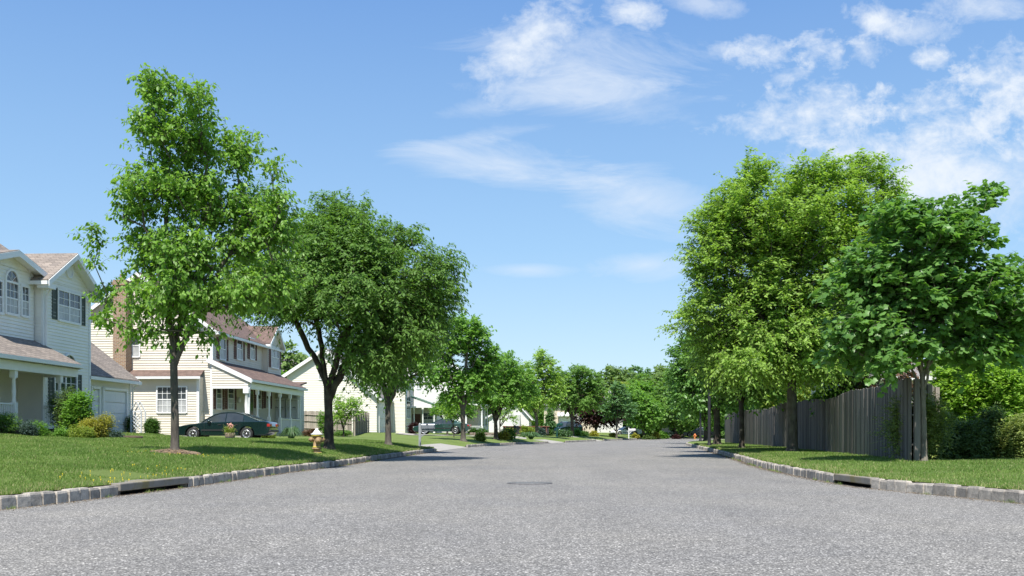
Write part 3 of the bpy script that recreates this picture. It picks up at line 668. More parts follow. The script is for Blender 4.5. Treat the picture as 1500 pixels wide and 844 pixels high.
# right verge
make_tree('young broad-leaved maple on the right verge in front of the hedge', 'tree', 1352, 22,
 [(1345,430,100,70),(1490,400,24,16),(1432,292,10,14),(1215,430,20,22),(1312,328,46,32),(1408,322,20,26),(1425,305,12,14),(1345,350,60,40),(1395,360,50,40),(1270,400,44,44),(1455,402,36,20),(1452,455,42,46),(1395,430,66,56),(1325,420,70,60),(1262,480,52,44),(1230,500,24,36),(1320,500,66,34),(1405,505,60,30),(1470,500,30,36),(1285,530,36,14)],
 1.95, .066, dict(twigs=7, tlen=.34, leaves=7, size=.15, width=1.0, droop=.4, shape='maple', spread=1.0, up=.45, hang=.55, side=.8, outward=.7, jit=.14, ntilt=.5), 430, .215, LM['maple'], 'pale_bark', 21, .85, twig_r=.004, shell=.45,
 leader=(.35, 0, 5.0), name='street_tree')
make_tree('largest tree, tall feathery yellow-green crown in front of the wooden fence', 'tree', 1160, 33,
 [(1040,375,44,50),(1078,325,52,52),(1150,335,140,86),(1140,440,140,76),(1170,490,130,44),(1108,272,46,42),(1190,270,60,30),(1262,258,50,34),(1300,290,36,34),(1062,330,54,46),(1150,350,90,70),(1245,340,72,66),(1045,400,40,40),(1120,430,80,60),(1205,430,80,60),(1020,455,38,32),(1060,490,55,40),(1140,505,90,44),(1225,490,60,44),(1085,530,60,24),(1165,532,70,22),(1250,525,30,18),(1000,475,22,14)],
 2.6, .175, dict(twigs=10, tlen=.66, leaves=15, size=.14, width=.46, droop=.55, shape='rhomb', spread=.8, up=.5, hang=.45, side=.9, outward=.9, jit=.16), 1120, .27, LM['locust'], 'bark', 22, .8, twig_r=.004, shell=.3, limbs=8)
make_tree('slim-trunked dark street tree between the lamp post and the largest tree', 'tree', 1086, 42,
 [(1090,548,62,34),(1055,520,50,44),(1120,560,44,24),(1085,500,50,40)],
 2.3, .115, dict(twigs=7, tlen=.6, leaves=10, size=.19, width=.55, droop=.6, shape='rhomb', spread=.9, up=.3, hang=.5), 330, .36, LM['zelk'], 'dark_bark', 23, 1, shell=.4)
make_tree('forked street tree right behind the dark lamp post', 'tree', 1050, 55,
 [(1020,545,42,40),(1065,560,46,34),(1000,520,22,26),(1035,505,40,34),(1010,580,28,16),(1085,590,24,14)],
 2.3, .20, dict(twigs=7, tlen=.7, leaves=10, size=.2, width=.7, droop=.5, shape='rhomb', spread=.9, up=.3, hang=.5), 300, .42, LM['maple'], 'dark_bark', 24, 1, shell=.4)
make_tree('dark tree at the bend of the right kerb behind the thin far pole', 'tree', 1034, 78,
 [(1010,575,36,34),(1045,590,36,26),(990,560,18,20),(1030,550,36,26)],
 2.2, .2, dict(twigs=6, tlen=.8, leaves=9, size=.27, width=.65, droop=.5, shape='rhomb', spread=.9, up=.3, hang=.5), 220, .5, LM['zelk'], 'dark_bark', 25, 1, shell=.4)

# ---- mid and far trees: a few prototypes, copied
def proto(seed, leafm, w, h, n=150, size=.42, dmin=.7, barkm='bark', fork=2.2, r=.2):
    bl = [(0, 0, fork+h*.45, w*.5, w*.5, h*.42)]; rg = np.random.default_rng(seed)
    for i in range(7):
        a = rg.random()*6.28; q = rg.uniform(.3, .62)*w/2; bl.append((q*math.cos(a), q*math.sin(a), fork+h*rg.uniform(.15, .8), w*.24, w*.24, h*.2))
    return make_tree('x', 'tree', 0, 0, None, fork, r, dict(twigs=6, tlen=.9, leaves=8, size=size, width=.65, droop=.5, shape='rhomb', spread=.9, up=.35, hang=.45), n, dmin, leafm, barkm, seed, 1, shell=.4, loc=(0, 0, 0), blobs=bl, name='tree')
PR = {'a': proto(31, LM['far'], 7.5, 6.5, 190), 'b': proto(32, LM['mid'], 6.5, 6, 170), 'c': proto(33, LM['zelk'], 8, 6.2, 190), 'd': proto(34, LM['blue'], 6.5, 7, 160),
      'e': proto(35, LM['pinkish'], 5, 5, 60, .3, .8), 'g': proto(36, LM['red'], 6.5, 4.3, 190, .3, .5, 'dark_bark', 1.2, .16), 'f': proto(37, LM['yellow'], 7, 6, 170)}
used = set()
def far_tree(k, px, d, s, label, group=None, zs=1.0, name='tree', rot=None):
    o = PR[k] if k not in used else copy_tree(PR[k]); used.add(k)
    x, y = at(px, d); o.location = (x, y, gz(x, y)-.05); o.scale = (s, s, s*zs); o.rotation_euler = (0, 0, rot if rot is not None else (px*1.7) % 6.28)
    o['label'] = label; o.name = name
    if group: o['group'] = group
    return o
WOOD = 'tall tree among the mass of woods where the street bends away'
for k, px, d, s, z in (('c',1000,150,1.0,1),('a',960,160,1.15,1),('b',930,150,1.0,1),('c',945,185,1.3,1),('a',985,190,1.35,1),('f',915,180,1.2,1),('a',890,215,1.5,1.1),('d',925,230,1.6,1.1),('c',1010,200,1.4,1),('a',960,245,1.8,1.05),
                       ('b',1030,170,1.1,1),('c',1060,160,1.1,1),('a',1040,210,1.3,1),('f',870,240,1.3,1),('a',840,250,1.4,1),('c',800,250,1.4,1),('a',760,250,1.4,1)):
    far_tree(k, px, d, s, WOOD, 'woods at the end of the street', z)
far_tree('b', 943, 128, .75, 'green street tree right of the white mailbox, above the yellow shrubs', None)
far_tree('c', 990, 138, .95, 'spreading dark tree standing just left of the far parked car', None)
far_tree('g', 873, 121, 1.0, 'dark purple-leaved tree in front of the distant white house', None, name='purple_leaved_tree')
BEY = 'light green tree rising beyond the weathered fence on the right'
for k, px, d, s in (('b',1105,110,1.05),('a',1135,120,1.2),('f',1160,105,1.0),('b',1195,115,1.1),('a',1225,130,1.15),('d',1255,120,1.0),('b',1080,120,1.1),('a',1175,150,1.5),('c',1110,150,1.5)):
    far_tree(k, px, d, s*.82, BEY, 'trees beyond the right fence')
far_tree('b', 1243, 35, .36, 'small light green tree peeping over the long fence beside the bronze one', None, rot=1)
far_tree('e', 1285, 34, .52, 'bronze-leaved shrub tree peeping over the fence beside the white house', None, name='bronze_leaved_tree')
far_tree('b', 1500, 42, .75, 'pale green tree behind the hedge at the right edge', None)
far_tree('a', 1465, 60, 1.0, 'green tree behind the hedge, left of the pale one at the edge', None)
LB = 'green tree showing between the houses on the left'
for k, px, d, s in (('a',412,115,1.15),('b',425,100,.75),('c',600,150,1.4),('a',640,160,1.5),('c',700,165,1.3),('a',740,170,1.3)):
    far_tree(k, px, d, s, LB, 'background trees between the left houses')

# understorey that closes the view below the far crowns: reads as one dark mass of leaves
def undergrowth():
    rng = np.random.default_rng(90); C = []
    for p0, p1, d0, d1, h, n in ((690, 1060, 205, 235, 5.0, 520), (1040, 1300, 135, 160, 3.0, 300), (930, 1045, 158, 180, 3.2, 200), (560, 700, 190, 210, 4.5, 160), (1440, 1600, 60, 75, 3.0, 120)):
        for _ in range(n):
            px = rng.uniform(p0, p1); d = rng.uniform(d0, d1); x, y = at(px, d); C.append((x, y, 1.0+h*rng.random()**1.2*(.75+.25*math.sin(px*.11))))
    C = np.array(C); _, (V, c, i, t) = crown_mesh(rng, C, C.mean(0), dict(twigs=6, tlen=1.3, leaves=7, size=.8, width=.7, droop=.3, shape='rhomb', spread=1, up=.3, hang=.3, jit=.5))
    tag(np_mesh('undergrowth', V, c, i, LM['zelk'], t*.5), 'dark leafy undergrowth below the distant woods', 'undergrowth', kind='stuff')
undergrowth()
# ------------------------------------------------------------ houses; local frame: +X outwards to the street, +Y along the front away from the camera
class Frame:
    def __init__(s, px, d, deg=3.0, x=None):
        s.a = R(deg); s.x, s.y = at(px, d)
        if x is not None: s.x = x
        s.u = (math.sin(s.a), math.cos(s.a)); s.v = (math.cos(s.a), -math.sin(s.a))
    def S(s, px, w=0):                       # position along the front of photo column px on the plane w
        r = (px-750)/F; ox, oy = s.x+w*s.v[0], s.y+w*s.v[1]
        return (r*oy-ox)/(s.u[0]-r*s.u[1])
    def W(s, px, t=0):                       # outward position of photo column px on the cross plane at t
        r = (px-750)/F; ox, oy = s.x+t*s.u[0], s.y+t*s.u[1]
        return (r*oy-ox)/(s.v[0]-r*s.v[1])
    def Z(s, py, t=0, w=0): return CH+(YH-py)/F*(s.y+t*s.u[1]+w*s.v[1])
    def root(s, name, label, cat, group=None): return empty(name, (s.x, s.y, 0), -s.a, label, cat, group)

def clipband(poly, z0, z1):
    def cut(pts, z, keep_above):
        out = []
        for i in range(len(pts)):
            a, b = pts[i], pts[(i+1) % len(pts)]; ia = (a[1] >= z) == keep_above or a[1] == z; ib = (b[1] >= z) == keep_above or b[1] == z
            if ia: out.append(a)
            if ia != ib and abs(b[1]-a[1]) > 1e-9: t = (z-a[1])/(b[1]-a[1]); out.append((a[0]+(b[0]-a[0])*t, z))
        return out
    p = cut(poly, z0, True); return cut(p, z1, False) if len(p) > 2 else []
def lap(mb, axis, c, sgn, poly, pitch=.13, dep=.03):
    """lap siding on the plane axis = c facing sgn; poly = convex outline of (across, z)"""
    zs = [p[1] for p in poly]; z = min(zs); top = max(zs)
    P = lambda h, z, o: (c+sgn*o, h, z) if axis == 'X' else (h, c+sgn*o, z)
    while z < top-1e-4:
        z1 = min(z+pitch, top); p = clipband(poly, z, z1)
        if len(p) > 2:
            lo = [q[0] for q in p if abs(q[1]-z) < 1e-6] or [q[0] for q in p]; hi = [q[0] for q in p if abs(q[1]-z1) < 1e-6] or [sum(q[0] for q in p)/len(p)]
            a, b, e, f = min(lo), max(lo), min(hi), max(hi)
            mb.add([P(a, z, 0), P(b, z, 0), P(b, z, dep), P(a, z, dep), P(f, z1, .002), P(e, z1, .002)], [(0, 1, 2, 3), (3, 2, 4, 5)])
        z = z1
def wallbox(mb, x0, x1, y0, y1, z0, z1, faces='XYxy'):
    """boxed wall with lap siding on the chosen faces (X: +X, Y: +Y, x: -X, y: -Y)"""
    mb.box(x0, x1, y0, y1, z0, z1)
    if 'X' in faces: lap(mb, 'X', x1, 1, [(y0, z0), (y1, z0), (y1, z1), (y0, z1)])
    if 'y' in faces: lap(mb, 'Y', y0, -1, [(x0, z0), (x1, z0), (x1, z1), (x0, z1)])
def gable(mb, axis, c0, c1, h0, h1, zb, zp, lapface=None, peak=None):
    """gable prism above a wall: axis = ridge direction; spans h0..h1 across"""
    hp = (h0+h1)/2 if peak is None else peak; tri = [(h0, zb), (h1, zb), (hp, zp)]
    if axis == 'X': mb.prism([(c0, h, z) for h, z in tri], (c1-c0, 0, 0))
    else: mb.prism([(h, c0, z) for h, z in tri], (0, c1-c0, 0))
    if lapface: lap(mb, lapface[0], lapface[1], lapface[2], tri)
def slab(mb, a, b, c, d, t=.10):
    """roof slab from four corner points (top surface), thickened downwards"""
    v = [Vector(q) for q in (a, b, c, d)]; n = (v[1]-v[0]).cross(v[2]-v[0]); n.normalize()
    if n.z < 0: n = -n
    mb.prism(v, -n*t)
def gable_roof(root, axis, c0, c1, h0, h1, zb, zp, oe, og, mat, peak=None, trim=True, name='roof', left=True, right=True):
    """two sloping slabs; h0..h1 wall span, oe eave overhang, og gable overhang; slope kept past the eaves"""
    hp = (h0+h1)/2 if peak is None else peak; mb = MB(); tr = MB(); P = (lambda c, h, z: (c, h, z)) if axis == 'X' else (lambda c, h, z: (h, c, z))
    for side, h in ((-1, h0), (1, h1)):
        sl = (zp-zb)/abs(hp-h); he = h+side*oe; ze = zb-sl*oe; L = .13
        slab(mb, P(c0-og, hp, zp+L), P(c1+og, hp, zp+L), P(c1+og, he, ze+L), P(c0-og, he, ze+L), .09)
        if trim:
            n = Vector((0, side*sl, 1)).normalized()
            for cc in (c0-og, c1+og):            # bargeboards
                s2 = .03 if cc > (c0+c1)/2 else -.03
                tr.prism([P(cc, hp, zp+L-.03), P(cc, he, ze+L-.03), P(cc, he, ze+L-.25), P(cc, hp, zp+L-.25)], P(s2, 0, 0))
            tr.box(*(sorted((c0-og, c1+og)) if axis == 'X' else sorted((he-.02*side, he+.10*side))), *(sorted((he-.02*side, he+.10*side)) if axis == 'X' else sorted((c0-og, c1+og))), ze+L-.2, ze+L-.06)
            # soffit
            ins = .03
            slab(tr, P(c0-og+ins, hp, zp+.03), P(c1+og-ins, hp, zp+.03), P(c1+og-ins, he, ze+.03), P(c0-og+ins, he, ze+.03), .02)
    ro = mb.build(name, mat, root)
    if trim: tr.build('trim', M['white'], ro)
    return ro
def window(root, axis, c, sgn, h0, h1, z0, z1, nx=2, nz=2, sash=True, shutter=None, arch=False, curtain=True, mull=0, name='window'):
    """framed window proud of the wall; thing > window (frame) > pane"""
    P = (lambda b, a0, a1, q0, q1, o0, o1: b.box(min(c+sgn*o0, c+sgn*o1), max(c+sgn*o0, c+sgn*o1), a0, a1, q0, q1)) if axis == 'X' else (lambda b, a0, a1, q0, q1, o0, o1: b.box(a0, a1, min(c+sgn*o0, c+sgn*o1), max(c+sgn*o0, c+sgn*o1), q0, q1))
    f = MB(); t = .075
    P(f, h0-t, h0, z0-t, z1+t, .01, .075); P(f, h1, h1+t, z0-t, z1+t, .01, .075); P(f, h0, h1, z0-t-.02, z0, .01, .09); P(f, h0, h1, z1, z1+t, .01, .075)
    mid = (z0+z1)/2
    if sash: P(f, h0, h1, mid-.025, mid+.025, .012, .055)
    mh = [h0+(h1-h0)*(i+1)/(mull+1) for i in range(mull)]
    for m_ in mh: P(f, m_-.035, m_+.035, z0, z1, .012, .062)
    cells = [h0]+mh+[h1]
    for a, b in zip(cells[:-1], cells[1:]):
        for i in range(1, nx): x = a+(b-a)*i/nx; P(f, x-.011, x+.011, z0, z1, .012, .047)
    for j in range(1, nz*2):
        if j == nz: continue
        z = z0+(z1-z0)*j/(2*nz); P(f, h0, h1, z-.011, z+.011, .012, .046)
    Q = lambda h, z, o: (c+sgn*o, h, z) if axis == 'X' else (h, c+sgn*o, z)
    if arch:
        hc = (h0+h1)/2; r = (h1-h0)/2+t; n = 14; zt = z1+t
        A = [Q(hc-r*math.cos(math.pi*k/n), zt+r*math.sin(math.pi*k/n), .01) for k in range(n+1)]; B = [Q(hc-(r-t)*math.cos(math.pi*k/n), zt+(r-t)*math.sin(math.pi*k/n), .01) for k in range(n+1)]
        e = Vector(Q(0, 0, .075))-Vector(Q(0, 0, .01))
        for k in range(n): f.prism([A[k], A[k+1], B[k+1], B[k]], e)
        for k in (3, 7, 11): f.prism([Q(hc-.012, zt, .012), Q(hc+.012, zt, .012), Q(hc+.012-(r-t)*math.cos(math.pi*k/n), zt+(r-t)*math.sin(math.pi*k/n), .012), Q(hc-.012-(r-t)*math.cos(math.pi*k/n), zt+(r-t)*math.sin(math.pi*k/n), .012)], e*.45)
    fo = f.build(name, M['white'], root)
    g = MB(); P(g, h0, h1, z0, z1, .008, .03)
    if arch: g.prism([Q(hc-(r-t)*math.cos(math.pi*k/14), zt-.0+(r-t)*math.sin(math.pi*k/14), .008) for k in range(15)], (Vector(Q(0, 0, .03))-Vector(Q(0, 0, .008))))
    g.build('pane', M['glass'], fo)
    if curtain:
        cu = MB(); P(cu, h0+.03, h1-.03, z0+.02, mid-.03, .0305, .034); cu.build('curtain', M['curtain'], fo)
    if shutter:
        wd = .36
        for a in ((h0-t-.03-wd, h0-t-.03), (h1+t+.03, h1+t+.03+wd)):
            s = MB(); P(s, a[0], a[0]+.05, z0-.05, z1+.05, .01, .06); P(s, a[1]-.05, a[1], z0-.05, z1+.05, .01, .06); k = int((z1-z0+.1)/.07)
            for i in range(k): z = z0-.05+(z1-z0+.1)*i/k; P(s, a[0]+.05, a[1]-.05, z, z+.05, .01, .045)
            P(s, a[0]+.05, a[1]-.05, z0-.05, z1+.05, .008, .025); s.build('shutter', M[shutter], root)
    return fo
def garage_door(root, axis, c, sgn, h0, h1, z0, z1, fan=False, mat='grey_white'):
    P = (lambda b, a0, a1, q0, q1, o0, o1: b.box(min(c+sgn*o0, c+sgn*o1), max(c+sgn*o0, c+sgn*o1), a0, a1, q0, q1)) if axis == 'X' else (lambda b, a0, a1, q0, q1, o0, o1: b.box(a0, a1, min(c+sgn*o0, c+sgn*o1), max(c+sgn*o0, c+sgn*o1), q0, q1))
    d = MB(); n = 4
    for i in range(n):
        a, b = z0+(z1-z0)*i/n, z0+(z1-z0)*(i+1)/n; P(d, h0, h1, a+.018, b-.018, .01, .06)
        for k in range(4):
            p, q = h0+(h1-h0)*(k+.12)/4, h0+(h1-h0)*(k+.88)/4
            if not (fan and i == 3): P(d, p, q, a+.1, b-.1, .05, .062)
    do = d.build('garage_door', M[mat], root)
    if fan:
        g = MB(); Q = lambda h, z, o: Vector((c+sgn*o, h, z) if axis == 'X' else (h, c+sgn*o, z))
        for k in range(2):
            hc = h0+(h1-h0)*(k+.5)/2; r = (h1-h0)*.2; zb = z0+(z1-z0)*.79
            for j in range(5):
                a0, a1 = R(36*j+3), R(36*j+33)
                g.prism([Q(hc-r*.25*math.cos(a0), zb+r*.2*math.sin(a0), .051), Q(hc-r*math.cos(a0), zb+r*.8*math.sin(a0), .051), Q(hc-r*math.cos(a1), zb+r*.8*math.sin(a1), .051), Q(hc-r*.25*math.cos(a1), zb+r*.2*math.sin(a1), .051)], Q(0, 0, .06)-Q(0, 0, .051))
        g.build('pane', M['glass'], do)
    t = MB(); P(t, h0-.14, h0-.03, z0, z1+.14, .008, .12); P(t, h1+.03, h1+.14, z0, z1+.14, .008, .12); P(t, h0-.03, h1+.03, z1+.03, z1+.14, .008, .14); t.build('frame', M['white'], do)
    return do
def post(root, x, y, z0, z1, r=.055, mat='white'):
    mb = MB(); mb.box(x-r*1.5, x+r*1.5, y-r*1.5, y+r*1.5, z0, z0+.9*(r > .04)); mb.box(x-r*1.5, x+r*1.5, y-r*1.5, y+r*1.5, z1-.25, z1)
    mb.lathe([(r, z0+.9), (r*1.25, z0+.95), (r*.9, z0+1.05), (r*1.15, (z0+z1)/2+.3), (r*.85, z1-.32), (r*1.25, z1-.27), (r, z1-.25)], 12, (x, y, 0))
    return mb.build('porch_post', M[mat], root)
def railing(root, x, y0, y1, z0, h=.85, axis='Y'):
    mb = MB(); n = max(2, int(abs(y1-y0)/.13)); B = (lambda a, b, c, d, e, f: mb.box(a, b, c, d, e, f)) if axis == 'Y' else (lambda a, b, c, d, e, f: mb.box(c, d, a, b, e, f))
    B(x-.04, x+.04, y0, y1, z0+h-.05, z0+h); B(x-.03, x+.03, y0, y1, z0+.08, z0+.13)
    for i in range(1, n): y = y0+(y1-y0)*i/n; B(x-.018, x+.018, y-.018, y+.018, z0+.13, z0+h-.05)
    return mb.build('railing', M['white'], root)
def downspout(root, pts):
    mb = MB(); mb.tube(pts, .045, 6); return mb.build('downspout', M['white'], root)
def corner(mb, x, y, z0, z1, sx=1, sy=-1, w=.1):
    mb.box(x-w*sx, x+.03*sx, y+.0*sy, y+.03*sy, z0, z1); mb.box(x, x+.03*sx, y, y-w*sy, z0, z1)

# ================= cream two-storey house at the left edge
h = Frame(131, 42.5); B0 = .72
r = h.root('house', 'cream sided house with tan roof and railed front porch at the left edge', 'house', 'houses along the left side')
ez = h.Z(428); s0 = h.S(62); sm = s0/2; wz = h.Z(372, sm, .45)-.1
mb = MB(); wallbox(mb, -9, 0, s0, 0, B0-.3, ez, 'Xy'); gable(mb, 'X', -5, 0, s0, 0, ez, wz, ('X', 0, 1)); mb.build('wall', M['cream_siding'], r).name = 'wall'
rf = gable_roof(r, 'X', -7, 0, s0, 0, ez, wz, .38, .45, M['tan_shingles'])
for y in (s0-.38, .38):
    mb = MB(); mb.box(.0, .42, min(y, y+(-1 if y > 0 else 1)*.62), max(y, y+(-1 if y > 0 else 1)*.62), ez-.42, ez-.24)   # eave returns
    mb.build('eave_return', M['white'], r)
for a, b in ((s0-.03, s0+.09), (-.09, .03)): mb = MB(); mb.box(-.03, .05, a, b, B0, ez); mb.build('corner_board', M['white'], r)
# gable vent
mb = MB(); vz = h.Z(397, sm); vs = h.S(101); mb.lathe([(.3, .02), (.3, .07), (.22, .07), (.22, .03)], 24, (0, vs, vz), 'X'); 
for k in range(-3, 4): mb.box(.025, .05, vs-.2, vs+.2, vz+k*.06-.015, vz+k*.06+.015)
mb.build('gable_vent', M['white'], r)
window(r, 'X', 0, 1, h.S(84), h.S(115.5), h.Z(467, h.S(84)), h.Z(425, h.S(84)), 2, 2, True, 'dgreen', mull=1)
window(r, 'X', 0, 1, h.S(79), h.S(110), h.Z(600, h.S(90)), h.Z(548, h.S(90)), 2, 2, True, 'dgreen', mull=1)
hc0, hc1 = h.S(90), h.S(110); window(r, 'X', .0, 1, hc0, hc1, h.Z(548, hc0)+.1, h.Z(542, hc0), 1, 1, False, None, True, False)
# main body, set back, with hip roof
mb = MB(); wallbox(mb, -10, -1, s0-12, -.2, B0-.3, ez, 'Xy'); mb.build('wall', M['cream_siding'], r)
mb = MB(); za = ez-.25; zr = ez+4.1
slab(mb, (-.55, s0-12.5, za), (-.55, .2, za), (-5.5, -4.4, zr), (-5.5, s0-8, zr)); slab(mb, (-10.4, s0-12.5, za), (-10.4, .2, za), (-5.5, -4.4, zr), (-5.5, s0-8, zr))
mb.add([(-.55, .2, za), (-10.4, .2, za), (-5.5, -4.4, zr)], [(0, 1, 2)]); mb.build('roof', M['tan_shingles'], r)
# second gable bump-out with the arched triple window
g1 = h.S(49, -.3); gp = h.S(26, .1); g0 = 2*gp-g1; gz0 = h.Z(402, g1, -.3); gz1 = h.Z(371, gp, .0)
mb = MB(); wallbox(mb, -1, -.3, g0, g1, 3.6, gz0, 'Xy'); gable(mb, 'X', -3, -.3, g0, g1, gz0, gz1, ('X', -.3, 1)); mb.build('bay_wall', M['cream_siding'], r)
gable_roof(r, 'X', -5, -.3, g0, g1, gz0, gz1, .3, .45, M['tan_shingles'])
a, b = h.S(7.5, -.3), h.S(24.5, -.3); window(r, 'X', -.3, 1, a, b, h.Z(457, a, -.3), h.Z(413, a, -.3), 3, 2, True, None, True)
a, b = h.S(30.5, -.3), h.S(40, -.3); window(r, 'X', -.3, 1, a, b, h.Z(461, a, -.3), h.Z(420, a, -.3), 2, 2, True)
a, b = h.S(-12, -.3), h.S(1, -.3); window(r, 'X', -.3, 1, a, b, h.Z(455, a, -.3), h.Z(410, a, -.3), 2, 2, True)
# porch
pe = h.Z(518, h.S(0, 1.35), 1.35); pt = h.Z(481, h.S(0, -1), -1); ps = s0+.15
mb = MB(); slab(mb, (-1, s0-12, pt), (-1, ps, pt), (1.5, ps, pe), (1.5, s0-12, pe)); pr = mb.build('porch_roof', M['tan_shingles'], r)
mb = MB(); mb.box(1.47, 1.6, s0-12, ps+.05, pe-.16, pe-.02); mb.box(1.1, 1.35, s0-12, ps, pe-.5, pe-.18); mb.box(-1, 1.3, ps-.15, ps, pe-.5, pe-.2); mb.prism([(-1, ps-.02, pe-.25), (1.45, ps-.02, pe-.2), (1.45, ps-.02, pe-.05), (-1, ps-.02, pt-.12)], (0, .02, 0))
mb.build('gutter', M['white'], pr)
mb = MB(); mb.box(-1, 1.4, s0-12, ps, B0-.35, B0+.28); mb.build('porch_floor', M['soil'], r)
for px in (20, 87): post(r, 1.2, h.S(px, 1.2), B0+.28, pe-.5, .065)
railing(r, 1.2, h.S(-60, 1.2), h.S(19, 1.2), B0+.3); railing(r, 1.2, h.S(62, 1.2), h.S(85, 1.2), B0+.3)
mb = MB(); mb.box(-.98, -.93, h.S(40, -1), h.S(47, -1), B0+.3, B0+2.4); mb.build('door', M['white'], r)
downspout(r, [(.35, s0+.1, ez-.3), (.1, s0+.12, ez-.7), (.08, s0+.12, pe+.75)])
# garage
gs = h.S(190, -.5); ge = h.Z(551, gs, -.5); gw = -.5
mb = MB(); wallbox(mb, -9, gw, 0, gs, B0-.3, ge, 'Xy'); gable(mb, 'Y', 0, gs, -9, gw, ge, ge+3.3); mb.build('garage_wall', M['cream_siding'], r)
gable_roof(r, 'Y', .06, gs, -9, gw, ge, ge+3.3, .45, .12, M['tan_shingles'])
garage_door(r, 'X', gw, 1, h.S(150, gw), h.S(182, gw), B0, h.Z(572, h.S(150, gw), gw), False)
garage_door(r, 'X', gw, 1, h.S(133, gw), h.S(142, gw), B0, h.Z(572, h.S(150, gw), gw), False)
mb = MB(); mb.box(gw-.09, gw+.05, gs-.09, gs+.03, B0-.2, ge); mb.build('corner_board', M['white'], r)
downspout(r, [(gw+.45, gs+.1, ge-.25), (gw+.1, gs+.12, ge-.6), (gw+.06, gs+.1, B0)])

# ================= beige two-storey house with brick chimney and long porch
h = Frame(311, 53); B0 = .55
r = h.root('house', 'beige sided house with brick chimney, red-brown shutters and white columned porch', 'house', 'houses along the left side')
ez = 6.4; wl = -7.9; pk = wl/2; pz = 9.3; s1 = h.S(405)
mb = MB(); wallbox(mb, wl, 0, 0, s1, B0, ez, 'Xy'); gable(mb, 'Y', 0, s1, wl, 0, ez, pz, ('Y', 0, -1)); mb.build('wall', M['beige_siding'], r)
gable_roof(r, 'Y', 0, s1, wl, 0, ez, pz, .35, .3, M['red_shingles'])
mb = MB(); corner(mb, 0, 0, B0, ez); mb.build('corner_board', M['white'], r)
# chimney on the side wall
c0, c1 = h.W(166, -.7), h.W(185, -.7); ct = h.Z(412)
mb = MB(); mb.box(c0, c1, -.75, .0, B0, ct); mb.box(c0-.06, c1+.06, -.81, .06, ct-.28, ct-.1); mb.build('chimney', M['brick'], r)
mb = MB(); mb.lathe([(.14, ct), (.14, ct+.35)], 10, ((c0+c1)/2, -.38, 0)); mb.build('flue', M['stone'], r)
window(r, 'Y', 0, -1, h.W(184.5), h.W(204), h.Z(521), h.Z(490.5), 2, 1, True)
# boxed bay on the side wall
b0, b1 = h.W(180, -.7), h.W(291, -.7); bt = h.Z(552, -.7)
mb = MB(); wallbox(mb, b0, b1, -.7, 0, B0, bt, 'Xy'); mb.build('bay_wall', M['beige_siding'], r)
mb = MB(); slab(mb, (b0-.2, -1.05, bt+.02), (b1+.2, -1.05, bt+.02), (b1+.05, 0, bt+.42), (b0-.05, 0, bt+.42), .08); br_ = mb.build('bay_roof', M['red_shingles'], r)
mb = MB(); mb.box(b0-.22, b1+.22, -1.12, -1.03, bt-.12, bt+.0); mb.box(b0-.1, b1+.1, -1.03, -.7, bt-.12, bt-.08); mb.build('gutter', M['white'], br_)
mb = MB(); corner(mb, b1, -.7, B0, bt-.1); mb.build('corner_board', M['white'], r); mb = MB(); corner(mb, b0, -.7, B0, bt-.1, -1); mb.build('corner_board', M['white'], r)
window(r, 'Y', -.7, -1, h.W(231.5, -.7), h.W(273, -.7), h.Z(603, -.7), h.Z(567.5, -.7), 3, 2, True, mull=1)
# upper front windows
for p0, p1 in ((321, 329), (346, 353.5), (365.5, 371.5)):
    a, b = h.S(p0), h.S(p1); window(r, 'X', 0, 1, a, b, h.Z(525, a), h.Z(496, a), 1, 1, True, 'brown')
a, b = h.S(388), h.S(399.5); mb = MB(); wallbox(mb, 0, .35, a-.6, b+.6, 3.8, ez, 'Xy'); gable(mb, 'X', -2, .35, a-.6, b+.6, ez, ez+1.1, ('X', .35, 1)); mb.build('bay_wall', M['beige_siding'], r)
gable_roof(r, 'X', -2.5, .35, a-.6, b+.6, ez, ez+1.1, .2, .25, M['red_shingles'])
window(r, 'X', .35, 1, a+.05, b-.05, h.Z(537, a), h.Z(508, a), 2, 1, True, 'brown', mull=0)
# porch roof, beam, posts
pe, pt, pw = 3.72, 4.75, 2.1; pend = h.S(448, pw)
mb = MB(); slab(mb, (0, -.15, pt), (0, pend+.1, pt), (pw, pend+.1, pe), (pw, -.15, pe)); pr = mb.build('porch_roof', M['red_shingles'], r)
mb = MB(); mb.box(pw-.03, pw+.11, -.15, pend+.12, pe-.17, pe-.04); mb.prism([(-.25, -.2, pt+.12), (pw+.08, -.2, pe-.0), (pw+.08, -.2, pe-.24), (-.25, -.2, pt-.14)], (0, .045, 0))
mb.box(pw-.35, pw-.13, -.1, pend, pe-.52, pe-.2); mb.box(0.03, pw-.35, -.1, .1, pe-.52, pe-.36)
mb.build('gutter', M['white'], pr)
mb = MB(); tri = [(0, pe-.36), (pw-.13, pe-.36), (pw-.1, pe-.14), (0, pt-.15)]; mb.prism([(x, -.08, z) for x, z in tri], (0, .12, 0)); lap(mb, 'Y', -.085, -1, tri); mb.build('porch_gable', M['beige_siding'], r)
mb = MB(); mb.box(.03, pw-.05, -.1, pend, B0-.1, B0+.3); mb.build('porch_floor', M['concrete'], r)
for px, rr in ((358.5, .1), (377, .055), (394, .055), (410, .055), (425, .055), (439, .055)):
    y = max(.0, h.S(px, pw-.24)); post(r, pw-.24, y, B0+.3, pe-.52, rr)
railing(r, pw-.24, h.S(410, pw-.24), h.S(439, pw-.24), B0+.3)
downspout(r, [(pw+.05, 0, pe-.15), (pw-.1, .02, pe-.5), (pw-.12, .02, B0+.3)])
for p0, p1 in ((316, 323), (333, 341)):
    a, b = h.S(p0), h.S(p1); window(r, 'X', 0, 1, a, b, h.Z(598, a), h.Z(569, a), 1, 2, True, 'brown', True)
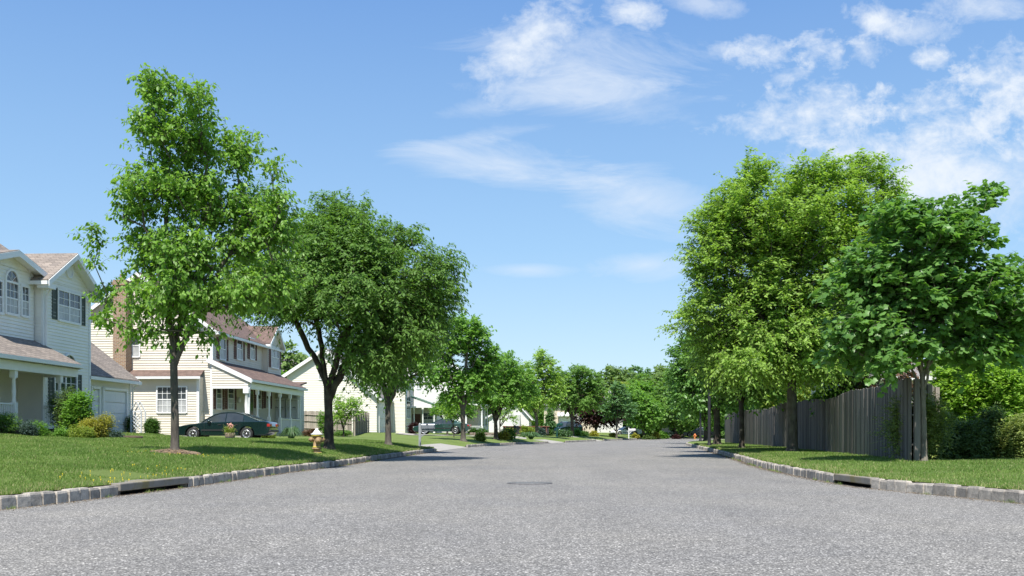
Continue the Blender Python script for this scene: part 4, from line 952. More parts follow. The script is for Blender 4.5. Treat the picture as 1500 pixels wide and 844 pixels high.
a, b = h.S(363), h.S(369.5); mb = MB(); mb.box(.01, .07, a, b, B0+.3, h.Z(571, a)); dr = mb.build('door', M['brown'], r); mb = MB(); mb.box(.072, .1, a+.15, b-.15, B0+1.2, h.Z(573, a)); mb.build('pane', M['glass'], dr)
mb = MB(); mb.box(.072, .12, a+.06, a+.1, B0+1.2, B0+1.25); mb.build('handle', M['iron'], dr)
for p0, p1 in ((375, 381), (389, 394)):
    a, b = h.S(p0), h.S(p1); window(r, 'X', 0, 1, a, b, h.Z(597, a), h.Z(572, a), 1, 2, True, 'brown', False)
mb = MB(); ly = h.S(347); mb.lathe([(.04, 2.55), (.09, 2.6), (.1, 2.8), (.03, 2.9)], 10, (.14, ly, 0)); mb.build('porch_lamp', M['white'], r)
# garage wing at the far end, doors facing the camera
gy = pend+.35; mb = MB(); wallbox(mb, -7, 1.45, gy, gy+1.6, B0, pe+.15, 'Xy'); mb.build('garage_wall', M['grey_siding'], r)
mb = MB(); slab(mb, (-7.2, gy-.25, pe+.2), (1.6, gy-.25, pe+.2), (1.6, gy+1.8, pe+.5), (-7.2, gy+1.8, pe+.5)); mb.build('garage_roof', M['red_shingles'], r)
for a, b in ((-.1, .6), (.8, 1.4)): garage_door(r, 'Y', gy, -1, a, b, B0, h.Z(587, gy), True)
mb = MB(); mb.box(1.40, 1.50, gy-.03, gy+.08, B0, pe+.1); mb.build('corner_board', M['white'], r)

# ================= ivory house with its big gable towards us, green-roofed porch
h = Frame(552, 86); B0 = .6
r = h.root('house', 'ivory sided house with broad gable, long right-hand slope and small green-roofed porch', 'house', 'houses along the left side')
wl = h.W(420); pk = h.W(476); zl, zr_, zp = h.Z(548), h.Z(578), h.Z(511)
poly = [(wl, B0), (0, B0), (0, zr_), (pk, zp), (wl, zl)]
mb = MB(); mb.prism([(x, 0, z) for x, z in poly], (0, 6, 0)); lap(mb, 'Y', 0, -1, poly, .15, .03); lap(mb, 'X', 0, 1, [(0, B0), (6, B0), (6, zr_), (0, zr_)], .15, .03); mb.build('wall', M['ivory_siding'], r)
mb = MB(); L = .1
for (xa, za), xb in (((wl, zl), -.4), ((0, zr_), .4)):
    sl = (zp-za)/(pk-xa); xe = xa+xb; ze = za+sl*xb; slab(mb, (pk, -.35, zp+L), (pk, 6.3, zp+L), (xe, 6.3, ze+L), (xe, -.35, ze+L), .1)
ro = mb.build('roof', M['grey_shingles'], r); mb = MB()
for (xa, za), xb in (((wl, zl), -.4), ((0, zr_), .4)):
    sl = (zp-za)/(pk-xa); xe = xa+xb; ze = za+sl*xb; mb.prism([(pk, -.4, zp+L), (xe, -.4, ze+L), (xe, -.4, ze-.22), (pk, -.4, zp-.22)], (0, .05, 0)); mb.box(xe-.08, xe+.08, -.4, 6.3, ze-.15, ze)
mb.build('trim', M['white'], ro)
window(r, 'Y', 0, -1, h.W(468), h.W(476), h.Z(555), h.Z(538), 2, 1, True)
window(r, 'Y', 0, -1, h.W(498), h.W(505), h.Z(555), h.Z(540), 2, 1, True)
garage_door(r, 'X', 0, 1, .7, h.S(564.5), B0, h.Z(588, .7)); 
wy = 6.0; w1 = 1.5; ws = h.S(602, w1); wt = 5.6
mb = MB(); wallbox(mb, -6, w1, wy, ws, B0, wt, 'Xy'); gable(mb, 'X', -6, w1, wy, ws, wt, wt+1.5, ('X', w1, 1)); mb.build('wing_wall', M['ivory_siding'], r); gable_roof(r, 'X', -6, w1, wy, ws, wt, wt+1.5, .3, .3, M['grey_shingles'])
a, b = h.S(595, w1), h.S(600.5, w1); window(r, 'X', w1, 1, a, b, h.Z(612, a), h.Z(588, a), 2, 2, True, None, True)
mb = MB(); mb.box(h.W(571.5, wy-.02)+.3, h.W(571.5, wy)+.36, wy-.05, wy, B0, 4); mb.build('downspout', M['white'], r)
pz0, pz1 = h.Z(572, ws), h.Z(594, ws+1)
mb = MB(); slab(mb, (w1-1.6, ws-.1, pz0), (w1-1.6, ws+6, pz0), (3.9, ws+6, pz1), (3.9, ws-.1, pz1), .12); slab(mb, (-.1, ws-.3, pz0+.25), (-.1, ws+.1, pz0+.25), (1.4, ws+.1, pz1+.75), (1.4, ws-.3, pz1+.75), .15); pr = mb.build('porch_roof', M['green_shingles'], r)
mb = MB(); mb.box(3.83, 3.98, ws-.15, ws+6, pz1-.22, pz1-.04); mb.box(.4, 3.85, ws-.12, ws+.05, pz1-.25, pz1-.12); mb.build('gutter', M['white'], pr)
for w_ in (1.75, 2.6, 3.7): post(r, w_, ws+.3, B0, pz1-.24, .06)
mb = MB(); wallbox(mb, -6, .6, ws, ws+7, B0, wt, 'X'); wallbox(mb, .6, 3.6, ws+3, ws+7, B0, pz1-.1, 'Xy'); mb.build('wall', M['ivory_siding'], r)
window(r, 'Y', ws+3, -1, 2.2, 3.2, B0+.9, B0+2.2, 2, 2, True, mull=0)
mb = MB(); mb.box(1.2, 2.0, ws+2.93, ws+2.99, B0, B0+2.1); mb.build('door', M['brown'], r)

# ================= far houses on the left
def plain_house(label, px, d, wpx, zeave, zpeak, depth, wall, roofm, gable_front=True, windows=(), pkpx=None, group='houses along the left side', name='house', base=.6, deg=3):
    f = Frame(px, d, deg); rt = f.root(name, label, 'house', group); wl = f.W(wpx); pk = wl/2 if pkpx is None else f.W(pkpx); ze, zp = f.Z(zeave), f.Z(zpeak)
    mb = MB(); wallbox(mb, wl, 0, 0, depth, base, ze, 'Xy')
    if gable_front: gable(mb, 'Y', 0, depth, wl, 0, ze, zp, ('Y', 0, -1), pk)
    mb.build('wall', M[wall], rt)
    if gable_front: gable_roof(rt, 'Y', 0, depth, wl, 0, ze, zp, .4, .35, M[roofm], pk)
    else:
        mb = MB(); q = depth/2; slab(mb, (wl-.4, -.4, ze), (.4, -.4, ze), (.4, q, zp), (wl-.4, q, zp)); slab(mb, (wl-.4, depth+.4, ze), (.4, depth+.4, ze), (.4, q, zp), (wl-.4, q, zp)); ro = mb.build('roof', M[roofm], rt)
        mb = MB(); mb.box(wl-.4, .4, -.52, -.38, ze-.2, ze-.03); mb.build('gutter', M['white'], ro)
        gable(mb, 'Y', 0, 0, 0, 0, 0, 0) if False else None
    for (p0, p1, y0, y1) in windows: window(rt, 'Y', 0, -1, f.W(p0), f.W(p1), f.Z(y1), f.Z(y0), 2, 1, True)
    return f, rt
f, rt = plain_house('white sided two-storey house partly hidden by the round maple', 684, 112, 606, 548, 524, 9, 'white_siding', 'grey_shingles', True, ((611, 616, 560, 569), (655, 663, 560, 572), (640, 647, 600, 612)))
pw_ = 2.0; a, b = f.S(690, 2), f.S(712, 2); ze = f.Z(592, 0, 2)
mb = MB(); slab(mb, (-.1, -2.2, ze+.9), (-.1, 6, ze+.9), (2.1, 6, ze), (2.1, -2.2, ze), .1); pr = mb.build('porch_roof', M['tan_shingles'], rt)
mb = MB(); mb.box(2.05, 2.2, -2.2, 6, ze-.2, ze-.03); mb.box(-.1, 2.1, -2.25, -2.1, ze-.2, ze-.0); mb.build('gutter', M['white'], pr)
for x, y in ((1.85, -2), (1.85, 2), (1.85, 5.5), (.1, -2)): post(rt, x, y, .7, ze-.15, .08)
mb = MB(); wallbox(mb, -.1, 1.2, .5, 8, .6, ze+.1, 'Xy'); mb.build('porch_wall', M['tan_siding'], rt); railing(rt, -2, .1, 1.85, .7, .9, 'X'); railing(rt, 1.85, -2, 5.5, .7)
f, rt = plain_house('low white house with steep gable behind the multi-stemmed tree', 775, 132, 716, 610, 590, 9, 'white_siding', 'grey_shingles', True, ((722, 727, 611, 617),), 757)
garage_door(rt, 'Y', 0, -1, f.W(742), f.W(752), .6, f.Z(612)); mb = MB(); wallbox(mb, f.W(752.5), f.W(762), -.8, 0, .6, f.Z(607), 'Xy'); mb.build('entry_wall', M['grey_siding'], rt)
f, rt = plain_house('beige two-storey house with awning behind the dark parked truck', 872, 152, 797, 592, 580, 10, 'tan_siding', 'grey_shingles', False, ((826, 831, 615, 620), (848, 853, 611, 619), (801, 806, 611, 620)))
garage_door(rt, 'Y', 0, -1, f.W(820), f.W(846), .6, f.Z(611), mat='grey_white'); mb = MB(); mb.prism([(f.W(817), 0, f.Z(604)), (f.W(845), 0, f.Z(604)), (f.W(845), -.9, f.Z(609)), (f.W(817), -.9, f.Z(609))], (0, 0, -.1)); mb.build('awning', M['grey_white'], rt)
plain_house('distant white house glimpsed around the purple-leaved tree', 912, 176, 868, 604, 572, 9, 'white_siding', 'grey_shingles', True, ((880, 884, 612, 619),), 893)
plain_house('white house between the ivory house and the beige house, mostly hidden', 470, 128, 405, 545, 520, 8, 'white_siding', 'grey_shingles', False, ())
# right side: house behind the fence and hedge
f, rt = plain_house('pale grey house with weathered roof behind the hedge and the fence', 1375, 44, 1268, 551, 512, 8, 'cream_siding', 'grey_shingles', False, ((1342, 1349, 556, 562), (1392, 1398, 557, 563)), group='houses behind the fence', base=.1, deg=0)
mb = MB(); wallbox(mb, .01, 4.5, .6, 7, .1, f.Z(556), 'y'); mb.build('wing_wall', M['cream_siding'], rt)
mb = MB(); slab(mb, (0.45, .1, f.Z(554)), (4.8, .1, f.Z(554)), (4.8, 4, f.Z(528)), (0.45, 4, f.Z(528))); mb.build('wing_roof', M['grey_shingles'], rt)
# ------------------------------------------------------------ fences
def plank_fence(label, pts, hgt, mat, bw=.14, seed=1, sink=.06, double=False, wave=.0):
    rng = random.Random(seed); (x0, y0) = pts[0]; root = empty('fence', (x0, y0, 0), 0, label, 'fence')
    L = np.array(pts, float); s = np.r_[0, np.cumsum(np.linalg.norm(np.diff(L, axis=0), axis=1))]; pn = MB(); rl = MB(); t = 0; n = int(s[-1]/(bw+.008))
    def Pp(t): return np.interp(t, s, L[:, 0]), np.interp(t, s, L[:, 1])
    gk = {}
    def gzz(t):
        i = round(t*1.0); 
        for j in (i, i+1):
            if j not in gk: gk[j] = gz(*Pp(min(j, s[-1])))
        return gk[i]+(gk[i+1]-gk[i])*min(max(t-i, 0), 1)
    def lift(t): return wave*(math.sin(t*.42)*.5+math.sin(t*.93+1)*.3)
    for i in range(n):
        t = i*(bw+.008); xa, ya = Pp(t); xb, yb = Pp(t+bw); d = Vector((xb-xa, yb-ya, 0)); 
        if d.length < .01: continue
        d.normalize(); nn = Vector((-d.y, d.x, 0)); z = gzz(t)-sink; H = hgt+lift(t)+rng.uniform(-.018, .018); tl = rng.uniform(-.006, .006); off = rng.uniform(0, .012); pn.tint = rng.random() if rng.random() < .75 else rng.random()**.3
        o = Vector((xa-x0, ya-y0, z))+nn*off; w = Vector((tl, 0, 0))
        a = [o, o+d*bw, o+d*bw+nn*.02, o+nn*.02]; top = Vector((0, 0, H+sink)); dog = rng.uniform(.01, .03)
        pn.rings([a, [p+top-Vector((0, 0, dog))+w for p in a], [a[0]+d*.02+top+w, a[1]-d*.02+top+w, a[2]-d*.02+top+w, a[3]+d*.02+top+w]], True, False)
    for k in range(len(np.arange(0, s[-1], 2.4))):
        ta, tb = k*2.4, min(k*2.4+2.4, s[-1]); xa, ya = Pp(ta); xb, yb = Pp(tb); za, zb = gzz(ta), gzz(tb)
        dd = Vector((xb-xa, yb-ya, 0)).normalized(); nn = Vector((-dd.y, dd.x, 0)); sgn = -1
        for hh in (.35, hgt*.55, hgt-.25):
            A = Vector((xa-x0, ya-y0, za+hh+lift(ta)))+nn*sgn*.03; Bv = Vector((xb-x0, yb-y0, zb+hh+lift(tb)))+nn*sgn*.03; rl.tube([A, Bv], .03, 4, smooth=False)
        p = Vector((xa-x0, ya-y0, 0))+nn*sgn*.09; q = MB(); q.box(p.x-.05, p.x+.05, p.y-.05, p.y+.05, za-.2, za+hgt+lift(ta)-.03); q.build('post', M[mat], root)
    pn.build('planks', M[mat], root); rl.build('rail', M[mat], root); return root
fa = at(1336, 22.0); fb = at(1062, 62.5)
plank_fence('long weathered grey plank fence with wavy top along the right verge', [fa, at(1278, 26.5), at(1215, 32.5), at(1160, 40), at(1110, 50), fb], 1.83, 'fence', .14, 1, wave=.10)
plank_fence('short return fence turning the near corner behind the hedge', [(fa[0]+.12, fa[1]+.1), (fa[0]+2.9, fa[1]+5.5)], 1.86, 'pale_fence', .14, 2)
x, y = fb; plank_fence('short plank fence closing the far end of the long fence', [(x+.1, y+.2), (x+4.5, y+3.5)], 1.8, 'fence', .14, 3)
plank_fence('grey wooden garden fence between the beige house and the ivory house', [at(443, 70), at(517, 70)], 1.55, 'pale_fence', .15, 4)
plank_fence('grey wooden fence panel running back beside the ivory house', [at(517.6, 70.2), at(539, 85)], 1.75, 'pale_fence', .15, 5)

# ------------------------------------------------------------ fire hydrant
def hydrant(loc, label, body='tan_bronze', cap='white', rot=0.0, s=1.0, group='fire hydrants'):
    r = empty('fire_hydrant', loc, rot, label, 'fire hydrant', group, s)
    mb = MB(); mb.lathe([(.155, -.05), (.155, .02), (.15, .045), (.10, .05), (.10, .13), (.145, .135), (.145, .175), (.105, .18), (.105, .46), (.12, .5), (.155, .52), (.155, .56), (.12, .565)], 24)
    for k in range(8): a = k*math.pi/4; mb.lathe([(.014, .02), (.014, .062)], 6, (.132*math.cos(a), .132*math.sin(a), 0))
    mb.build('barrel', M[body], r)
    mb = MB(); mb.lathe([(.15, .562), (.175, .568), (.175, .585), (.13, .60), (.085, .66), (.055, .70), (.035, .715), (.033, .75), (.0, .755)], 24); mb.build('bonnet', M[cap], r)
    for ax, sg in (('X', 1), ('X', -1)):
        mb = MB(); mb.lathe([(.06, .09*sg), (.06, .15*sg), (.075, .152*sg), (.075, .205*sg), (.03, .215*sg), (.028, .245*sg)], 16, (0, 0, .42), 'X'); mb.build('nozzle_cap', M[body], r)
    mb = MB(); mb.lathe([(.08, -.09), (.08, -.15), (.1, -.152), (.1, -.21), (.03, -.22), (.028, -.25)], 16, (0, 0, .39), 'Y'); mb.build('pumper_cap', M[body], r)
    mb = MB(); mb.lathe([(.158, .525), (.163, .53), (.163, .562), (.158, .565)], 24)
    mb.lathe([(.11, .19), (.112, .2), (.112, .22), (.108, .23)], 24); mb.lathe([(.158, -.01), (.16, .0), (.16, .03), (.156, .04)], 24); mb.build('collar', M['yellow'], r)
hydrant(spot(464, 27.5, .02), 'tan fire hydrant with white bonnet and yellow trim on the left verge', rot=.5, s=.94)
hydrant(spot(1018, 131, .0), 'small orange fire hydrant in front of the far parked car', 'orange', 'orange', 0.2)

# ------------------------------------------------------------ mailboxes, lamp posts, sign posts
def mailbox(px, d, label, postm, boxm, arm=1, hgt=1.05, L=.55, tall=.3, deg=0):
    r = empty('mailbox', spot(px, d, .05), R(deg), label, 'mailbox', 'mailboxes by the kerb')
    mb = MB(); mb.box(-.05, .05, -.05, .05, 0, hgt+tall); mb.add([(-.05,-.05,hgt+tall),(.05,-.05,hgt+tall),(.05,.05,hgt+tall),(-.05,.05,hgt+tall),(0,0,hgt+tall+.06)], [(0,1,4),(1,2,4),(2,3,4),(3,0,4)])
    mb.box(.05, .62, -.04, .04, hgt-.09, hgt-.01); mb.prism([(.05, -.03, hgt-.40), (.05, -.03, hgt-.32), (.30, -.03, hgt-.09), (.38, -.03, hgt-.09)], (0, .06, 0)); mb.build('post', M[postm], r)
    mb = MB(); w = .09; n = 10; prof = [(-w, hgt), (w, hgt)]+[(w*math.cos(math.pi*k/n), hgt+.14+w*math.sin(math.pi*k/n)) for k in range(n+1)]
    mb.prism([(.07, y, z) for y, z in prof], (L, 0, 0)); mb.build('box', M[boxm], r, bevel=.006)
    mb = MB(); k2 = [(y*1.06, z+(.004 if z > hgt+.1 else -.004)) for y, z in prof]; mb.prism([(.07+L, y, z) for y, z in k2], (.035, 0, 0)); mb.box(.105+L, .125+L, -.02, .02, hgt+.17, hgt+.2); mb.build('door', M[boxm], r)
    mb = MB(); mb.box(.35, .37, -w-.025, -w-.01, hgt+.04, hgt+.24); mb.box(.28, .37, -w-.027, -w-.012, hgt+.19, hgt+.24); mb.build('flag', M[boxm], r)
mailbox(615, 44, 'grey metal mailbox on a grey wooden post near the driveway apron', 'box_post', 'galv', hgt=.87, L=.56, tall=.2)
mailbox(816, 96, 'dark green mailbox on a green post among kerbside plants', 'green_box', 'green_box', hgt=1.15, L=.55, tall=.02, deg=-40)
mailbox(921, 121, 'white mailbox on a white post in front of yellow shrubs', 'white', 'white', hgt=1.0, L=.7, tall=.3)
mailbox(754, 76, 'black lidded mailbox on a dark post behind the kerb shrubs', 'dark', 'dark', hgt=.8, L=.4, tall=.25, deg=60)
def lamp_post(px, d, H, label, sc=1.0):
    r = empty('lamp_post', spot(px, d, .05), 0, label, 'lamp post', 'lamp posts on the right verge')
    mb = MB(); mb.lathe([(.12*sc, 0), (.12*sc, .12), (.095*sc, .18), (.082*sc, .3), (.075*sc, H*.6), (.055*sc, H)], 16); mb.build('pole', M['dark'], r)
    mb = MB(); mb.lathe([(.05, H), (.13, H+.05), (.19, H+.42), (.17, H+.45)], 8, smooth=False); mb.build('lantern', simple('lantern_glass', (.5, .5, .46), .2), r)
    mb = MB(); mb.lathe([(.23, H+.45), (.21, H+.49), (.06, H+.64), (.02, H+.74)], 8, smooth=False); mb.build('cap', M['dark'], r)
lamp_post(1039, 51.5, 4.3, 'dark lamp post closer to the camera, lantern lost in the crown'); lamp_post(1026, 76, 4.3, 'thin dark lamp post farther off, near the bend')

# ------------------------------------------------------------ cars
def inset_poly(P, d):
    n = len(P); out = []
    for i in range(n):
        a, b, c = Vector(P[i-1]), Vector(P[i]), Vector(P[(i+1) % n]); e1 = (b-a).normalized(); e2 = (c-b).normalized(); n1 = Vector((-e1.y, e1.x)); n2 = Vector((-e2.y, e2.x)); m = (n1+n2)
        m = m.normalized() if m.length > 1e-6 else n1; out.append(tuple(b+m*d/max(.5, m.dot(n1))))
    return out
def arch_pts(cx, r, z0, rev=False, n=12):
    a0 = math.asin(max(-1, (z0-.31)/r)); A = [math.pi-a0+(2*a0-math.pi)*k/n for k in range(n+1)]
    return [(cx+r*math.cos(a), .31+r*math.sin(a)) for a in A]
def make_car(label, paint, loc, rot, top, belt, wb=(.86, 3.48), L=4.62, wr=.31, group='parked cars', hood=None, kind='car', W=.85, glassw=.74, topw=.57, name='parked_car'):
    r = empty(name, loc, rot, label, kind, group)
    z0 = .20
    low = [(L-.12, z0)] if False else []
    poly = [(.10, z0+.04)]+arch_pts(wb[0], .36, z0+.02)+arch_pts(wb[1], .36, z0+.02)+[(L-.18, z0+.05), (L-.03, .38)]+list(reversed(belt))+[(.0, .42)]
    # counter-clockwise, arches cut from below
    mb = MB(); rg = []
    for y, ins in ((-W+.0, .085), (-W+.0, .05), (-W+.02, .02), (-W+.09, 0), (0, -.012), (W-.09, 0), (W-.02, .02), (W-.0, .05)):
        pass
    for y, ins in ((-W, .035), (-W+.03, .012), (-W+.10, 0), (-W*.4, -.006), (W*.4, -.006), (W-.10, 0), (W-.03, .012), (W, .035)):
        q = inset_poly(poly, ins); rg.append([(a, y, b) for a, b in q])
    mb.rings(rg, True, True); body = mb.build('body', M[paint], r)
    for p in body.data.polygons:
        if len(p.vertices) > 4: p.use_smooth = False
    # greenhouse glass: outline 'top'
    zb = top[0][1]; zt = max(z for _, z in top); hw = lambda z: glassw+(topw-glassw)*max(0, (z-zb))/(zt-zb)
    mb = MB(); rows = [[(x, -hw(z)+0, z), (x, -hw(z)*.5, z+.015), (x, hw(z)*.5, z+.015), (x, hw(z), z)] for x, z in top]; mb.rings(rows, False, True, closed=False)
    for sg in (-1, 1): mb.add([(x, sg*hw(z), z) for x, z in top], [tuple(range(len(top)))])
    mb.build('windows', M['glass'], r)
    mb = MB(); rt = [(x, z) for x, z in top if z > zb+(zt-zb)*.80]
    rows = [[(x, -hw(z)-.012, z-.02), (x, -hw(z)+.03, z+.015), (x, 0, z+.035), (x, hw(z)-.03, z+.015), (x, hw(z)+.012, z-.02)] for x, z in rt]; mb.rings(rows, False, True, closed=False)
    for sg in (-1, 1):
        mb.tube([(x, sg*(hw(z)+.0), z) for x, z in top], .032, 6)
        for fx in (.42, .72):
            xx = top[0][0]+(top[-1][0]-top[0][0])*fx; zz = np.interp(xx, [q[0] for q in top], [q[1] for q in top]); mb.tube([(xx-.04, sg*hw(zb), zb), (xx, sg*hw(zz), zz)], .026, 6)
        if top[-1][0] > 3.3:
            x3, z3 = top[-2]; mb.prism([(top[-1][0], sg*(hw(zb)+.006), zb), (top[-1][0]-.75, sg*(hw(zb)+.006), zb), (top[-3][0]+.05, sg*(hw(top[-3][1])+.006), top[-3][1]), (x3, sg*(hw(z3)+.006), z3)], (0, sg*.01, 0))
    mb.build('roof', M[paint], r)
    # trim: side moulding, bumpers, door seams, handles
    mb = MB()
    for sg in (-1, 1): mb.box(wb[0]+.42, wb[1]-.42, sg*(W+.001), sg*(W+.018), .46, .53)
    mb.build('side_moulding', M['dark'], r)
    for sg in (-1, 1):
        mb = MB(); mid = (wb[0]+wb[1])/2
        for xx in (mid-.75, mid+.2, mid+1.0): mb.box(xx-.006, xx+.006, sg*(W-.004), sg*(W+.003), .30, .84)
        for xx in (mid+.02, mid+.85): mb.box(xx-.09, xx+.07, sg*(W-.03), sg*(W+.022), .74, .78)
        mb.build('door_seam', M['dark'], r)
    for sg in (-1, 1):
        mb = MB(); mb.lathe([(.02, -.09), (.085, -.07), (.095, .0), (.03, .09)], 10, (top[0][0]+.42, sg*(W+.02), zb+.06), 'Y'); mb.build('mirror', M[paint], r)
    for sg in (-1, 1):
        mb = MB(); mb.box(.02, .16, sg*.42, sg*(W-.06), .50, .63); mb.build('headlight', M['lens'], r, bevel=.02)
        mb = MB(); mb.box(L-.14, L+.012, sg*.46, sg*(W+.008), .66, .80); tl = mb.build('taillight', M['red_lens'], r, bevel=.015)
        mb = MB(); mb.box(L-.08, L+.018, sg*.50, sg*(.60), .67, .74); mb.build('indicator', M['amber'], tl)
    mb = MB(); mb.box(-.03, .12, -W+.05, W-.05, .34, .42); mb.build('bumper', M['dark'], r, bevel=.02)
    mb = MB(); mb.box(L-.1, L+.035, -W+.05, W-.05, .40, .50); mb.build('bumper', M['dark'], r, bevel=.02)
    for x in wb:
        for sg in (-1, 1):
            e = MB(); e.lathe([(wr*.62, -.09), (wr*.94, -.1), (wr, -.07), (wr, .07), (wr*.94, .1), (wr*.62, .09)], 28, (0, 0, 0), 'Y'); w = e.build('wheel', M['tyre'], r, loc=(x, sg*(W-.12), wr))
            e = MB(); e.lathe([(.0, .04*sg), (wr*.60, .04*sg), (wr*.64, .10*sg), (wr*.56, .10*sg), (wr*.5, .07*sg)], 24, (0, 0, 0), 'Y')
            for k in range(7): a = k*2*math.pi/7; c_, s_ = math.cos(a), math.sin(a); e.prism([(c_*.03-s_*.028, .06*sg, s_*.03+c_*.028), (c_*.03+s_*.028, .06*sg, s_*.03-c_*.028), (c_*wr*.58+s_*.018, .085*sg, s_*wr*.58-c_*.018), (c_*wr*.58-s_*.018, .085*sg, s_*wr*.58+c_*.018)], (0, .015*sg, 0))
            e.lathe([(.05, .07*sg), (.05, .105*sg), (.0, .11*sg)], 12, (0, 0, 0), 'Y'); e.build('rim', M['rim'], w)
    return r
belt_liftback = [(.02, .56), (.10, .66), (.45, .745), (1.0, .82), (1.32, .87), (2.4, .90), (3.4, .92), (4.1, .935), (4.40, .925), (4.58, .86), (4.61, .62)]
top_liftback = [(1.25, .86), (1.55, 1.06), (1.88, 1.24), (2.15, 1.32), (2.5, 1.355), (2.85, 1.35), (3.2, 1.28), (3.6, 1.13), (4.12, .93)]
# car crossing behind the lawn: nose to the left (local +X points right)
x, y = at(292, 49.2)
make_car('dark green liftback car driving across behind the lawn and flower barrel', 'car_green', (x-.9, y, gz(x+1, y)+.02), R(-1), top_liftback, belt_liftback, name='car', group='cars')
belt_coupe = [(.02, .54), (.12, .64), (.6, .735), (1.25, .81), (2.4, .85), (3.4, .88), (4.1, .885), (4.42, .86), (4.60, .78), (4.62, .58)]
top_coupe = [(1.35, .80), (1.75, 1.0), (2.1, 1.17), (2.4, 1.25), (2.7, 1.27), (3.0, 1.245), (3.35, 1.15), (3.75, 1.0), (4.05, .87)]
x, y = at(607, 82); make_car('green coupe parked on the driveway behind the grey mailbox', 'car_teal', (x, y, gz(-7, 79)+.12), R(-4), top_coupe, belt_coupe, group='cars')
x, y = at(1001, 140); make_car('dark grey-green car parked at the far bend of the street', 'car_grey', (x, y, gz(x, y)*.4+.25), R(-8), top_liftback, belt_liftback, group='cars')
truck_belt = [(.02, .62), (.10, .86), (.5, .98), (1.3, 1.06), (1.5, 1.08), (3.2, 1.10), (4.6, 1.10), (4.98, 1.08), (5.02, .60)]
truck_top = [(1.45, 1.04), (1.75, 1.40), (2.0, 1.62), (2.3, 1.68), (3.4, 1.68), (4.3, 1.66), (4.75, 1.58), (4.95, 1.06)]
x, y = at(812, 126); make_car('dark green sport utility wagon parked in front of the beige house', 'car_green', (x, y, gz(x+2, y)+.0), R(50), truck_top, truck_belt, (.95, 3.9), 5.05, .36, kind='car', group='cars')
x, y = at(897, 150); make_car('small white car half hidden left of the white mailbox', 'white', (x, y, gz(x, y)*.2+.3), R(20), top_liftback, belt_liftback, group='cars')

# ------------------------------------------------------------ garden things by the left houses
x, y, z = spot(337, 40.5, .0); r = empty('planter', (x, y, z), 0, 'half-barrel planter with pink and yellow flowers on the lawn', 'planter', None, .85)
mb = MB(); mb.lathe([(.19, 0), (.23, .14), (.25, .3), (.22, .31), (.2, .27)], 20); mb.build('barrel', M['pot'], r)
mb = MB()
for q in (.07, .24): mb.lathe([(.208+q*.12, q), (.212+q*.12, q+.005), (.216+q*.12, q+.03), (.212+q*.12, q+.034)], 20)
mb.build('hoop', M['iron'], r)
mb = MB(); mb.lathe([(.2, .26), (.0, .29)], 16); mb.build('soil', M['soil'], r)
def leafball(name, parent, label, cat, loc, blobs, n, size, width, shape, mat, seed, group=None, jit=.06, up=.4, hang=.2, twigs=6, leaves=6, tlen=.16, dmin=.05, shell=.6, droop=.3, kind=None, spread=.9, side=.8, outward=.8, ntilt=.45, ground=True):
    rng = np.random.default_rng(seed); cl = sample_clumps(rng, blobs, n, dmin, shell)
    if ground: cl = cl[cl[:, 2] > .03] if len(cl[cl[:, 2] > .03]) > 3 else cl
    _, (V, c, i, t) = crown_mesh(rng, cl, cl.mean(0)*np.array([1, 1, .3]), dict(twigs=twigs, tlen=tlen, leaves=leaves, size=size, width=width, droop=droop, shape=shape, spread=spread, up=up, hang=hang, jit=jit, side=side, outward=outward, ntilt=ntilt))
    o = np_mesh(name, V, c, i, mat, t, parent)
    if parent is None: o.location = loc; tag(o, label, cat, group, kind)
    return o, cl
leafball('leaves', r, None, None, None, [(0, 0, .38, .16, .16, .10)], 26, .09, .3, 'rhomb', LM['yellow'], 5, tlen=.18, ground=False, dmin=.03)
mb = MB(); rng = random.Random(8); 
for k in range(22): a, q, zz = rng.random()*6.28, rng.uniform(0, .18), rng.uniform(.48, .74); mb.tube([(q*.4*math.cos(a), q*.4*math.sin(a), .3), (q*math.cos(a), q*math.sin(a), zz)], .004, 3); mb.lathe([(.01, zz-.02), (.045, zz), (.03, zz+.035), (.0, zz+.045)], 8, (q*math.cos(a), q*math.sin(a), 0))
mb.build('flowers', simple('pink_petals', (.62, .32, .26), .6, .3, 30), r)
def shrub(name, label, px, d, wpx, hpx, mat, size, seed, n=160, shape='rhomb', width=.55, group=None, cat='shrub', flat=.9, lump=4, tlen=None, sink=.05, **kw):
    """wpx, hpx: full width and height in photo pixels"""
    k = d/F; W, H = wpx*k/2, hpx*k; tlen = tlen or min(.3, .22*H); W2, H2 = max(.1, W-tlen*.55), max(.1, H-tlen*.6); rg = np.random.default_rng(seed); bl = [(0, 0, H2*.42, W2*.72, W2*.6, H2*.44)]
    for _ in range(lump): a = rg.random()*6.28; bl.append((W2*.56*math.cos(a), W2*.4*math.sin(a), H2*rg.uniform(.3, .74), W2*.42, W2*.4, H2*.3))
    root = empty(name, spot(px, d, sink), 0, label, cat, group)
    o, cl = leafball('foliage', root, None, None, None, bl, n, size, width, shape, mat, seed, tlen=tlen, dmin=max(.04, W*.07), **kw)
    mb = MB(); rr = random.Random(seed)
    for c in cl[::max(1, len(cl)//14)]: mb.tube([(rr.uniform(-.05, .05)*W, rr.uniform(-.05, .05)*W, -.05), (c[0]*.4, c[1]*.4, c[2]*.5), tuple(c)], [.02*max(.5, H/1.5), .014, .006], 5)
    mb.build('stem', M['bark'], root); return root
